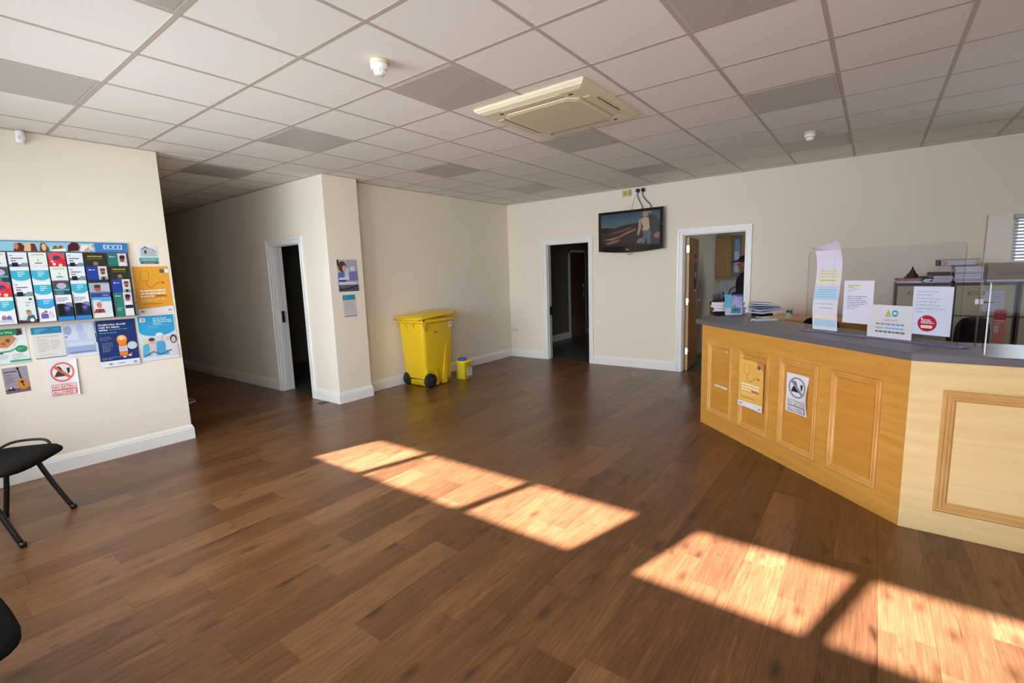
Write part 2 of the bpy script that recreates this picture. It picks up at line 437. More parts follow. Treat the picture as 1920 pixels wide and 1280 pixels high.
struct('wall_kitchen', MB().box(XB+.12, -.2, -.05, 9.2, -.12, 2.75).box(9.1, -3.4, -.05, 9.2, -.2, 2.75).box(XB+.12, -3.5, -.05, 9.2, -3.4, 2.75), WALLB)
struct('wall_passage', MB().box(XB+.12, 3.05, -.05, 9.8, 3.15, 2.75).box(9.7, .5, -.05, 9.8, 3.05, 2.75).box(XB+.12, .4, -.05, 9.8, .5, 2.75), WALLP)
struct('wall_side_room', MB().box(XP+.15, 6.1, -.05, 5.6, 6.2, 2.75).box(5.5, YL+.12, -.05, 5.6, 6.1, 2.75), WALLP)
struct('ceiling_rooms', MB().box(XB+.12, -3.5, 2.6, 9.8, 3.15, 2.7).box(XP+.15, YL+.12, 2.6, 5.6, 6.2, 2.7), WALLB)

# skirting with a moulded top
SK = [(0, 0), (.018, 0), (.018, .105), (.014, .112), (.014, .122), (.009, .130), (.006, .142), (0, .146)]
def skirt(name, runs):
    mb = MB()
    for (x0, y0), (x1, y1), (nx, ny), e0, e1 in runs:
        d = V((x1-x0, y1-y0)).normalized(); rings = []
        for (px, py), e, sg in (((x0, y0), e0, -1), ((x1, y1), e1, 1)):
            rings.append([(px+nx*a+d.x*a*e*sg, py+ny*a+d.y*a*e*sg, z) for a, z in SK])
        mb.loft(rings)
    for f in mb.bm.faces: f.smooth = False
    return struct(name, mb, WHITE)
skirt('baseboard_left', [((XW, YL), (XE, YL), (0, -1), 0, 1), ((XE, YL), (XE, YC), (1, 0), 1, 0)])
skirt('baseboard_corridor', [((XP, YC), (XP, 4.085), (-1, 0), 0, 0), ((XP, 3.165), (XP, YP), (-1, 0), 0, 1)])
skirt('baseboard_pillar', [((XP, YP), (XP1, YP), (0, -1), 1, 1), ((XP1, YP), (XP1, YL), (1, 0), 1, 0)])
skirt('baseboard_alcove', [((XP1, YL), (XB, YL), (0, -1), 0, -1)])
skirt('baseboard_back', [((XB, YL), (XB, 2.05), (-1, 0), -1, 0), ((XB, 1.06), (XB, -.325), (-1, 0), 0, 0), ((XB, -1.325), (XB, YR), (-1, 0), 0, 0)])

# door casings: lining + architrave with a stepped face
def casing(name, axis, face, sgn, a, b, top, depth):
    """axis 'x': wall of constant x; face coordinate; sgn = outward direction; opening a..b"""
    mb = MB()
    def bx(u0, d0, z0, u1, d1, z1):
        x0, x1 = sorted((face+sgn*d0, face+sgn*d1)); mb.box(x0, u0, z0, x1, u1, z1)
    prof = [(.003, 0), (.003, .012), (.010, .017), (.030, .017), (.034, .014), (.056, .014), (.060, .022), (.082, .024), (.087, .018), (.087, 0)]
    rings = [[(face+sgn*t, a-i, 0) for i, t in prof], [(face+sgn*t, a-i, top+i) for i, t in prof], [(face+sgn*t, b+i, top+i) for i, t in prof], [(face+sgn*t, b+i, 0) for i, t in prof]]
    mb.loft(rings)
    for f in mb.bm.faces: f.smooth = False
    bx(a-.024, -depth-.01, 0, a, .003, top+.024); bx(b, -depth-.01, 0, b+.024, .003, top+.024); bx(a, -depth-.01, top, b, .003, top+.024)
    bx(a, -depth*.6, 0, a+.008, -depth*.25, top); bx(b-.008, -depth*.6, 0, b, -depth*.25, top); bx(a+.008, -depth*.6, top-.008, b-.008, -depth*.25, top)
    return struct(name, mb, WHITE)
dc1 = casing('door_1', 'x', XB, -1, 1.145, 1.965, 2.035, .12)
dc2 = casing('door_2', 'x', XB, -1, -1.24, -.41, 2.028, .12)
dc3 = casing('door_3', 'x', XP, -1, 3.25, 4.0, 2.03, .15)
MB().box(XP+.05, 3.958, .98, XP+.09, 3.979, 1.14).build('strike_plate', CHROME, dc3)
MB().box(XB+.03, 1.925, .80, XB+.075, 1.944, .95).build('strike_plate', BLACKM, dc1)

# ------------------------------------------------------------------ windows behind the camera
def window_bay(name, y0, y1, bars):
    mb = MB(); x0, x1 = XW-.13, XW-.06; z0, zt, z1 = .85, 2.083, 2.57; fw = .05
    mb.box(x0, y0, z0, x1, y0+fw, z1); mb.box(x0, y1-fw, z0, x1, y1, z1)
    mb.box(x0, y0, z0, x1, y1, z0+fw); mb.box(x0, y0, z1-fw+.03, x1, y1, z1); mb.box(x0, y0, zt, x1, y1, zt+.045)
    for b in bars: mb.box(x0, b-.035, z0, x1, b+.035, z1)
    o = struct(name, mb, WHITE)
    MB().box(XW-.04, y0-.04, z0-.03, XW+.12, y1+.04, z0, bev=.005).build('window_sill', WHITE, o)
    e = [y0+fw]+[v for b in bars for v in (b-.035, b+.035)]+[y1-fw]
    for a, b in zip(e[::2], e[1::2]):
        MB().box(XW-.10, a, z0+fw, XW-.095, b, zt).build('pane', FILM, o, label='frosted lower pane')
        MB().box(XW-.10, a, zt+.045, XW-.095, b, z1-.02).build('pane', GLASS, o)
    return o
# mullions placed where their shadows cross the sunlit band
window_bay('window_1', -.542, 2.177, [1.446, .346])
window_bay('window_2', -3.60, -.813, [-1.66, -2.76])
w3 = struct('window_3', MB().box(XB+.06, -5.2, 1.22, XB+.11, -5.15, 1.99).box(XB+.06, -3.84, 1.22, XB+.11, -3.79, 1.99).box(XB+.06, -5.2, 1.22, XB+.11, -3.79, 1.27).box(XB+.06, -5.2, 1.94, XB+.11, -3.79, 1.99).box(XB+.06, -4.52, 1.22, XB+.11, -4.47, 1.99), WHITE)
MB().box(XB+.085, -5.15, 1.27, XB+.09, -3.84, 1.94).build('pane', GLASS, w3)
bl = thing('venetian_blind', 'grey venetian blind, slats part open, in the office window above the filing cabinets', 'blind', (XB+.02, -4.5, 1.22))
MB().box(XB+.005, -5.19, 1.955, XB+.045, -3.80, 1.985).build('head_rail', mat('blind_grey', (176, 178, 180), .5), bl)
nsl = 21; sm = None
for k in range(nsl):
    z = 1.945-k*.0345
    if sm is None:
        mb = MB(); mb.prism([(-.010, 0), (.010, .017), (.0095, .0185), (-.0105, .0015)], -.69, .69, M=Matrix(((1, 0, 0, 0), (0, 0, 1, 0), (0, 1, 0, 0), (0, 0, 0, 1))))
        s_ = mb.build('slat', mat('blind_slat', (168, 170, 174), .45), bl, world=False); sm = s_.data
    else:
        s_ = bpy.data.objects.new('slat', sm); col.objects.link(s_); s_.parent = bl
    s_.location = V((XB+.025, -4.495, z))-bl.location

# ------------------------------------------------------------------ ceiling
clg = struct('ceiling', MB().box(XW, YR, CE+.02, XB, YL, CE+.1).box(XE, YL, CE+.02, XP, YC, CE+.1), mat('ceiling_void', (120, 112, 100), .9))
LIGHTS = {(-1, 2): 'unlit square light panel in the ceiling at the far left edge of the photo',
 (-1, -1): 'unlit square light panel at the top left corner of the photo',
 (2, -4): 'unlit square light panel at the top edge, above and right of the air unit',
 (2, -1): 'unlit square light panel between the near smoke detector and the air unit',
 (2, 2): 'unlit square light panel in the ceiling in front of the pillar',
 (2, 5): 'unlit square light panel over the corridor mouth, at the head of the poster wall',
 (5, -4): 'unlit square light panel in front of the small far smoke detector',
 (5, -1): 'unlit square light panel directly behind the air unit',
 (5, 2): 'unlit square light panel over the floor before the yellow wheelie bin alcove',
 (8, -4): 'unlit square light panel behind the small far smoke detector',
 (8, -1): 'unlit square light panel nearest the wall television',
 (8, 2): 'unlit square light panel nearest the far corner of the alcove'}
TM = {}
def cell(i, j, x0, x1, y0, y1):
    a, b, c, d = max(.6*i, x0), min(.6*i+.6, x1), max(.6*j, y0), min(.6*j+.6, y1)
    if b-a < .03 or d-c < .03: return
    if (i, j) in LIGHTS and b-a > .55:
        t = thing('ceiling_light', LIGHTS[(i, j)], 'ceiling light', (.6*i+.3, .6*j+.3, CE), group='unlit light panels in the ceiling grid')
        MB().box(a+.013, c+.013, CE-.002, b-.013, d-.013, CE+.004).box(a+.013, c+.013, CE, b-.013, d-.013, CE+.018).build('frame', mat('light_frame', (196, 190, 180), .5), t)
        MB().box(a+.03, c+.03, CE-.004, b-.03, d-.03, CE-.0021).build('diffuser', DIFF, t)
        return
    key = (round(b-a, 3), round(d-c, 3))
    if key not in TM:
        hx, hy = key[0]/2-.012, key[1]/2-.012
        TM[key] = MB().box(-hx, -hy, .0005, hx, hy, .016).build('ceiling_tile', TILE, clg, world=False); o = TM[key]
    else:
        o = bpy.data.objects.new('ceiling_tile', TM[key].data); col.objects.link(o); o.parent = clg
    o.location = ((a+b)/2, (c+d)/2, CE)
for i in range(-4, 11):
    for j in range(-10, 5): cell(i, j, XW, XB, YR, YL)
for i in range(1, 4):
    for j in range(4, 16): cell(i, j, XE, XP, YL, YC)
for i in range(-3, 11):
    x = .6*i
    MB().box(x-.012, YR, CE-.0012, x+.012, (YC if XE < x < XP else YL), CE+.003).build('grid_bar', GRID, clg)
for j in range(-9, 16):
    y = .6*j; x0, x1 = (XW, XB) if y < YL else (XE, XP)
    MB().box(x0, y-.012, CE-.0009, x1, y+.012, CE+.003).build('grid_bar', GRID, clg)
mb = MB(); q = .02
for a in ((XW, YL-q, XE, YL), (XP1, YL-q, XB, YL), (XP, YP-q, XP1, YP), (XP-q, YP, XP, YC), (XP1, YP, XP1+q, YL), (XB-q, YR, XB, YL), (XW, YR, XW+q, YL), (XE, YL, XE+q, YC)):
    mb.box(a[0], a[1], CE-.006, a[2], a[3], CE+.002)
mb.build('perimeter_trim', GRID, clg)

# air conditioning cassette
ac = thing('air_conditioner', 'cream ceiling air conditioning cassette with square central grille', 'air conditioner', (2.385, -.62, CE))
CR = mat('cream_plastic', (222, 212, 180), .45); CR2 = mat('cream_plastic_grille', (206, 198, 168), .5); DK = mat('dark_slot', (52, 42, 32), .6)
cx, cy, S = 2.385, -.62, .47
def sq(r, z, ch=0):
    if not ch: return [(cx-r, cy-r, z), (cx+r, cy-r, z), (cx+r, cy+r, z), (cx-r, cy+r, z)]
    return [(cx-r+ch, cy-r, z), (cx+r-ch, cy-r, z), (cx+r, cy-r+ch, z), (cx+r, cy+r-ch, z), (cx+r-ch, cy+r, z), (cx-r+ch, cy+r, z), (cx-r, cy+r-ch, z), (cx-r, cy-r+ch, z)]
mb = MB().loft([sq(S, CE), sq(S, CE-.012), sq(S-.008, CE-.022), sq(S-.012, CE-.022), sq(S-.02, CE-.032), sq(S-.06, CE-.045)])
for f in mb.bm.faces: f.smooth = False
mb.build('fascia', CR, ac)
mb = MB().loft([sq(.325, CE-.044, .07), sq(.325, CE-.052, .07), sq(.305, CE-.056, .06)])
for f in mb.bm.faces: f.smooth = False
mb.build('grille_frame', CR, ac)
mb = MB().loft([sq(.298, CE-.055, .057), sq(.298, CE-.0575, .057), sq(.290, CE-.0585, .055)])
for f in mb.bm.faces: f.smooth = False
mb.build('grille', CR2, ac)
for k in range(4):        # air louvres along the four sides
    R_ = Matrix.Translation((cx, cy, 0)) @ Matrix.Rotation(k*PI/2, 4, 'Z')
    MB().box(.345, -.25, CE-.0485, .405, .25, CE-.044, M=R_).build('louvre', mat('cream_plastic_louvre', (210, 198, 165), .4), ac)
    MB().box(.340, -.255, CE-.0482, .345, .255, CE-.0455, M=R_).build('slot', DK, ac)
for a, b in ((-1, .6), (1, .6), (-1, -.6), (1, -.6)):
    MB().box(cx+a*.36-.008, cy+b*.5-.028, CE-.0492, cx+a*.36+.008, cy+b*.5, CE-.045).build('slot_mark', DK, ac)
MB().box(cx-.18, cy-.43, CE-.0475, cx+.18, cy-.426, CE-.043).build('slot_mark', DK, ac)

def detector(x, y, s, label):
    t = thing('smoke_detector', label, 'smoke detector', (x, y, CE), group='ceiling smoke detectors')
    W2 = mat('detector_white', (238, 238, 232), .4)
    MB().lathe([(.052*s, 0), (.052*s, -.012*s), (.048*s, -.02*s)], (x, y, CE), 24).build('base', mat('detector_base', (214, 204, 176), .5), t)
    MB().lathe([(.047*s, -.02*s), (.05*s, -.03*s), (.048*s, -.045*s), (.036*s, -.053*s)], (x, y, CE), 24).build('body', W2, t)
    mb = MB()
    for k in range(8):
        a = k*PI/4; mb.box(-.004*s, .022*s, 0, .004*s, .032*s, .022*s, M=Matrix.Translation((x, y, CE-.074*s)) @ Matrix.Rotation(a, 4, 'Z'))
    mb.lathe([(.031*s, -.072*s), (.029*s, -.078*s), (.015*s, -.082*s)], (x, y, CE), 20); mb.lathe([(.024*s, -.05*s), (.024*s, -.074*s)], (x, y, CE), 16)
    mb.build('sensor_cage', W2, t)
detector(.915, -.30, 1.0, 'large white smoke detector on a cream base, left of the air unit')
detector(4.56, -2.10, 1.0, 'small distant white smoke detector on the right of the ceiling')

# ------------------------------------------------------------------ passage behind door_1
def leaf(name, label, cat, hinge, ang, wdt, hgt, m, edge=None, handle_z=1.0, handle_m=CHROME, group=None):
    t = thing(name, label, cat, hinge, ang, group)
    MB().box(0, -.022, .006, wdt, .022, hgt).build('leaf', m, t, world=False)
    if edge: MB().box(-.003, -.022, .006, -.0001, .022, hgt).build('lipping', edge, t, world=False)
    for s in (-1, 1):
        mb = MB().box(wdt-.085, s*.022-.004, handle_z-.09, wdt-.045, s*.022+.004, handle_z+.09)
        mb.tube([(wdt-.065, s*.022, handle_z+.03), (wdt-.065, s*.07, handle_z+.03), (wdt-.08, s*.075, handle_z+.03), (wdt-.18, s*.072, handle_z+.03)], .009)
        mb.build('handle', handle_m, t, world=False)
    return t
ps = thing('internal_door', 'dark brown closed door on the far side of the unlit passage', 'door', (9.1, 3.03, 0))
MB().box(8.84, 3.005, 0, 9.52, 3.05, 2.0).build('leaf', DOORD, ps)
MB().box(8.78, 3.02, 0, 8.84, 3.055, 2.06).box(9.52, 3.02, 0, 9.58, 3.055, 2.06).box(8.78, 3.02, 2.0, 9.58, 3.055, 2.06).build('door_frame', WHITE, ps)
MB().tube([(9.45, 3.0, 1.0), (9.45, 2.955, 1.0), (9.35, 2.95, 1.0)], .01).box(9.43, 2.995, .93, 9.47, 3.006, 1.07).build('handle', CHROME, ps)
MB().box(9.41, 2.993, 1.17, 9.49, 3.006, 1.25).build('lock', CHROME, ps)
ps2 = thing('internal_door', 'dark brown door just inside the passage, at the left jamb', 'door', (7.6, 3.03, 0))
MB().box(7.1, 3.005, 0, 7.9, 3.05, 2.0).build('leaf', DOORD, ps2)
MB().box(7.04, 3.02, 0, 7.1, 3.055, 2.06).box(7.9, 3.02, 0, 7.98, 3.055, 2.06).box(7.04, 3.02, 2.0, 7.98, 3.055, 2.06).build('door_frame', WHITE, ps2)
skirt('baseboard_passage', [((7.98, 3.05), (8.78, 3.05), (0, -1), 0, 0), ((9.7, 3.05), (9.7, .5), (-1, 0), -1, 0)])

# ------------------------------------------------------------------ kitchen behind door_2
kd = leaf('kitchen_door', 'open oak veneer door swung back into the kitchen, left of its opening', 'door', (XB+.125, -.435, 0), math.radians(6.5), .80, 2.0, DOORW, DOORE)
for z in (.25, 1.0, 1.78):
    mb = MB().box(-.012, -.026, z, .001, .012, z+.10).lathe([(.008, 0), (.008, .10)], (-.008, -.028, z), 8)
    mb.build('hinge', CHROME, kd, world=False)
page('door_notice', None, None, (.42, -.0225, 1.17), (1, 0, 0), (0, 0, 1), .21, .45, (46, 54, 80),
     [('r', .08, .45, .92, .95, (70, 90, 130)), ('e', .5, .6, .25, .12, (190, 190, 195)), ('r', .05, .02, .95, .1, (210, 205, 195))], parent=None)
dn = bpy.data.objects['door_notice']; dn.parent = kd; dn['label'] = 'dark blue printed notice on the door'
MB().box(.44, -.0245, 1.70, .62, -.0225, 1.76).build('door_sign', mat('dark_sign', (60, 60, 60), .5), kd, world=False)
OAKK = wood('kitchen_oak', (166, 130, 84), (184, 146, 98), scale=(20, 20, 2), rough=.4)
wc = thing('wall_cabinet', 'oak kitchen wall cabinet with a narrow notice on its right door', 'cabinet', (8.95, -.5, 1.36))
MB().box(8.80, -.66, 1.36, 9.1, -.2, 2.12).build('body', OAKK, wc)
MB().box(8.775, -.49, 1.365, 8.797, -.205, 2.115, bev=.003).build('door', OAKK, wc)
MB().box(8.775, -.655, 1.365, 8.797, -.495, 2.115, bev=.003).build('door', mat('cabinet_grey', (120, 118, 108), .5), wc, label='greyish narrow door')
MB().box(8.79, -.67, 1.325, 9.1, -.2, 1.358).build('pelmet', OAKK, wc)
page('notice', None, None, (8.7745, -.545, 1.44), (0, -1, 0), (0, 0, 1), .085, .62, (205, 210, 225), [('r', 0, .62, 1, 1, (130, 170, 205)), ('r', 0, .2, 1, .4, (170, 180, 205))], parent=wc, part_label='tall pale blue notice')
bc = thing('kitchen_base_unit', 'oak kitchen base cabinets under the dark worktop', 'cabinet', (8.8, -1.2, 0))
MB().box(8.52, -2.4, .1, 9.09, -.21, .865).box(8.58, -2.4, 0, 9.09, -.21, .1).build('body', OAKK, bc)
for k in range(4):
    d_ = MB().box(8.498, -.215-.545*(k+1)+.004, .11, 8.519, -.215-.545*k, .855, bev=.003).build('door', OAKK, bc)
    MB().box(8.482, -.215-.545*(k+1)+.05, .70, 8.498, -.215-.545*(k+1)+.062, .82).build('handle', CHROME, d_)
wt = MB().box(8.47, -2.4, .868, 9.087, -.206, .906, bev=.004).build('kitchen_worktop', mat('dark_worktop', (48, 34, 30), .35)); tag(wt, 'dark brown worktop along the far kitchen wall', 'worktop')
spl = thing('splashback', 'white square tiled splashback behind the kitchen sink', 'tiles', (9.09, -.9, .906))
for k in range(15):
    for j in range(3):
        MB().box(9.088, -.21-.147*(k+1)+.002, .908+.14*j, 9.097, -.21-.147*k, .908+.14*j+.138).build('tile', mat('white_tile', (208, 210, 220), .2), spl)
tp = thing('kitchen_tap', 'chrome swan-neck tap curving over the kitchen sink', 'tap', (8.95, -.43, .906))
MB().tube(smoothpath([(8.95, -.43, .907), (8.95, -.43, 1.02), (8.93, -.46, 1.12), (8.88, -.55, 1.16), (8.82, -.66, 1.18)]), .012).build('spout', CHROME, tp)
MB().lathe([(.025, 0), (.02, .04)], (8.95, -.43, .907), 12).build('base', CHROME, tp)
sk = thing('washing_up_bowl', 'dark bowl and pans heaped at the kitchen sink', 'bowl', (8.75, -.5, .906))
MB().lathe([(.10, 0), (.15, .06), (.16, .10), (.15, .10), (.14, .06), (.09, .01)], (8.72, -.56, .907), 20).build('bowl', mat('dark_pan', (40, 40, 44), .4), sk)
MB().lathe([(.06, 0), (.08, .05), (.05, .08), (.01, .09)], (8.72, -.60, .99), 16).build('pan', mat('steel_dull', (110, 112, 118), .3, metal=.8), sk)
for k, (x_, y_, l_) in enumerate(((8.72, -.30, 'clear drinking glass nearest the kitchen corner'), (8.68, -.365, 'clear drinking glass beside the bowl'))):
    g_ = MB().lathe([(.03, 0), (.036, .13), (.032, .13), (.027, .01)], (x_, y_, .907), 14).build('drinking_glass', mat('glassware', (150, 158, 175), .15)); tag(g_, l_, 'glass', 'glasses on the kitchen worktop')
bt = MB().lathe([(.028, 0), (.03, .1), (.012, .14), (.012, .17)], (8.85, -.345, .907), 12).build('dark_bottle', mat('bottle_dark', (36, 42, 60), .2)); tag(bt, 'small dark bottle behind the drinking glasses', 'bottle')
so_ = thing('kitchen_socket', 'white wall socket on the splashback under the wall cabinet', 'socket', (9.085, -.62, 1.2))
MB().box(9.078, -.70, 1.14, 9.087, -.55, 1.22, bev=.003).build('plate', mat('socket_white', (225, 225, 225), .4), so_)
MB().box(9.076, -.66, 1.165, 9.0785, -.64, 1.19).box(9.076, -.61, 1.165, 9.0785, -.59, 1.19).build('switch', mat('socket_grey', (150, 150, 150), .4), so_)

# person standing in the kitchen, half hidden by the door casing
def skin(name, verts, edges, radii, m, parent, sub=2, root=0, label=None):
    me = bpy.data.meshes.new(name); me.from_pydata(verts, edges, []); o = bpy.data.objects.new(name, me); col.objects.link(o)
    md = o.modifiers.new('s', 'SKIN'); md.use_smooth_shade = True
    sv = me.skin_vertices[0].data
    for i, r in enumerate(radii): sv[i].radius = (r, r) if not isinstance(r, tuple) else r
    for i in range(len(verts)): sv[i].use_root = (i == root)
    sb = o.modifiers.new('u', 'SUBSURF'); sb.levels = sub; sb.render_levels = sub
    dg = bpy.context.evaluated_depsgraph_get(); m2 = bpy.data.meshes.new_from_object(o.evaluated_get(dg))
    o.modifiers.clear(); o.data = m2; bpy.data.meshes.remove(me); m2.materials.clear(); m2.materials.append(m)
    for p in m2.polygons: p.use_smooth = True
    o.parent = parent
    if label: o['label'] = label
    return o
SKIN = mat('skin', (150, 100, 74), .55); NAVY = mat('dark_navy_cloth', (20, 19, 26), .85); TRO = mat('dark_trousers', (34, 34, 40), .85)
pr_ = thing('person', 'person in a dark peaked cap and black top, half hidden by the kitchen door casing', 'person', (7.75, -.958, 0), PI/2)
# local frame: +x = facing direction (towards +y of the room), y = left
H = 1.70
skin('body', [(0, 0, .93), (0, 0, 1.10), (.01, 0, 1.30), (0, 0, 1.42), (.015, 0, 1.50), (.03, 0, 1.56),
              (0, .17, 1.39), (.03, .22, 1.13), (.16, .18, .99), (.23, .16, .96), (0, -.17, 1.39), (.03, -.22, 1.13), (.16, -.18, .99), (.23, -.16, .96),
              (0, .09, .86), (.01, .10, .50), (-.02, .10, .10), (.10, .10, .05), (0, -.09, .86), (.01, -.10, .50), (-.02, -.10, .10), (.10, -.10, .05)],
     [(0, 1), (1, 2), (2, 3), (3, 4), (4, 5), (3, 6), (6, 7), (7, 8), (8, 9), (3, 10), (10, 11), (11, 12), (12, 13), (0, 14), (14, 15), (15, 16), (16, 17), (0, 18), (18, 19), (19, 20), (20, 21)],
     [(.15, .12), (.14, .12), (.15, .115), (.13, .09), .055, .055, .06, .045, .035, .028, .06, .045, .035, .028, .085, .06, .045, .035, .085, .06, .045, .035], SKIN, pr_)
skin('shirt', [(0, 0, .92), (0, 0, 1.08), (.012, 0, 1.28), (.0, 0, 1.41), (0, .18, 1.39), (.03, .225, 1.14), (.15, .185, 1.0), (0, -.18, 1.39), (.03, -.225, 1.14), (.15, -.185, 1.0)],
     [(0, 1), (1, 2), (2, 3), (3, 4), (4, 5), (5, 6), (3, 7), (7, 8), (8, 9)], [(.165, .14), (.155, .135), (.165, .13), (.12, .085), .075, .062, .05, .075, .062, .05], NAVY, pr_)
skin('trousers', [(0, 0, .95), (0, .09, .84), (.01, .10, .50), (-.02, .10, .10), (0, -.09, .84), (.01, -.10, .50), (-.02, -.10, .10)],
     [(0, 1), (1, 2), (2, 3), (0, 4), (4, 5), (5, 6)], [(.155, .13), .10, .078, .062, .10, .078, .062], TRO, pr_)
def ellips(mb, c, r, mi=0, nu=20, nv=12, f=None):
    rings = []
    for j in range(1, nv):
        a = PI*j/nv-PI/2; ring = []
        for i in range(nu):
            b = 2*PI*i/nu; p = [r[0]*math.cos(a)*math.cos(b), r[1]*math.cos(a)*math.sin(b), r[2]*math.sin(a)]
            if f: p = f(p)
            ring.append((c[0]+p[0], c[1]+p[1], c[2]+p[2]))
        rings.append(ring)
    return mb.loft(rings, mi)
def headshape(p):
    x, y, z = p
    if z < 0: x = x*(1-.12*abs(z)/.11) + .012; y *= 1-.25*abs(z)/.11
    return [x, y, z]
mb = MB(); ellips(mb, (.03, 0, 1.60), (.095, .075, .115), f=headshape)
mb.loft([[(.115, -.012, 1.572), (.115, .012, 1.572), (.11, .006, 1.61), (.11, -.006, 1.61)], [(.145, -.008, 1.572), (.145, .008, 1.572), (.122, .003, 1.61), (.122, -.003, 1.61)]])
ellips(mb, (.112, 0, 1.538), (.018, .026, .008)); ellips(mb, (.02, .076, 1.60), (.02, .01, .032)); ellips(mb, (.02, -.076, 1.60), (.02, .01, .032))
mb.build('head', SKIN, pr_, world=False)
mb = MB(); ellips(mb, (.108, .032, 1.605), (.012, .014, .009)); ellips(mb, (.108, -.032, 1.605), (.012, .014, .009)); mb.build('eye', mat('eye_white', (210, 205, 200), .3), pr_, world=False)
mb = MB(); ellips(mb, (-.01, 0, 1.60), (.085, .08, .08)); mb.build('hair', mat('dark_hair', (24, 20, 18), .7), pr_, world=False)
CAPM = mat('dark_cap', (26, 20, 24), .8)
mb = MB(); ellips(mb, (.02, 0, 1.655), (.108, .088, .078)); mb.loft([[(.06, -.07, 1.635), (.06, .07, 1.635), (.06, .07, 1.662), (.06, -.07, 1.662)], [(.15, -.06, 1.628), (.15, .06, 1.628), (.15, .06, 1.648), (.15, -.06, 1.648)], [(.225, -.035, 1.612), (.225, .035, 1.612), (.225, .035, 1.626), (.225, -.035, 1.626)]])
mb.build('cap', CAPM, pr_, world=False)
def hand(parent, c, s):
    V_ = [(0, 0, 0), (.07, 0, -.005)]; E_ = [(0, 1)]; R_ = [(.026, .016), (.034, .014)]
    for k, (dy, L) in enumerate(((-.028, .062), (-.010, .075), (.010, .07), (.027, .052))):
        b = len(V_); V_ += [(.085, dy, -.008), (.085+L*.5, dy*1.1, -.016), (.085+L*.85, dy*1.1, -.038)]; E_ += [(1, b), (b, b+1), (b+1, b+2)]; R_ += [.010, .009, .007]
    b = len(V_); V_ += [(.03, s*.034, -.006), (.065, s*.055, -.016), (.09, s*.058, -.03)]; E_ += [(0, b), (b, b+1), (b+1, b+2)]; R_ += [.012, .010, .008]
    o = skin('hand', V_, E_, R_, SKIN, parent, sub=1, root=0); o.location = c; return o
hand(pr_, (.23, .16, .96), -1); hand(pr_, (.23, -.16, .96), 1)
for s in (-1, 1):
    mb = MB(); mb.loft([[(x_, s*.10+y_*(.04+.01*k), z_) for x_, y_ in ((-.09, -1), (.05, -1.1), (.15, -.8), (.175, 0), (.15, .8), (.05, 1.1), (-.09, 1))] for k, z_ in enumerate((0.0, .03))]+[[(x_, s*.10+y_*.035, .075) for x_, y_ in ((-.08, -1), (.0, -1), (.05, -.8), (.06, 0), (.05, .8), (.0, 1), (-.08, 1))]])
    mb.build('shoe', BLACK, pr_, world=False)

# ------------------------------------------------------------------ television, sockets, sensor
tv = thing('television', 'black flat screen television on the back wall between the two doorways, desert hiker on screen', 'television', (6.08, .367, 1.82))
XT = 6.05; ya, yb, za, zb = .887, -.152, 1.822, 2.452
GB = mat('gloss_black', (10, 10, 11), .12)
prof = [(ya, zb), (yb, zb), (yb, za+.03)]+[(yb+(ya-yb)*k/12, za+.03-.035*math.sin(PI*k/12)) for k in range(1, 12)]+[(ya, za+.03)]
Mx = Matrix(((0, 0, 1, 0), (1, 0, 0, 0), (0, 1, 0, 0), (0, 0, 0, 1)))
mb = MB().prism(prof, XT, XT+.05, M=Mx); mb.build('casing', GB, tv)
MB().box(XT+.05, .05, 1.95, XT+.09, .70, 2.38).build('rear_housing', BLACK, tv)
MB().box(XT+.09, .25, 2.05, XB, .50, 2.30).build('wall_bracket', BLACKM, tv)
def em(c, s=.5):
    c = tuple(int(sum(c)/3*.35+x*.62) for x in c)
    return mat('screen_%d_%d_%d' % c, c, .3, spec=.3, emit=s)
page('screen', None, None, (XT-.0015, ya-.045, za+.095), (0, -1, 0), (0, 0, 1), ya-yb-.09, zb-za-.135, (22, 24, 28), [], parent=tv)
scr = bpy.data.objects['screen']; scr['label'] = 'lit screen showing a desert hiker'
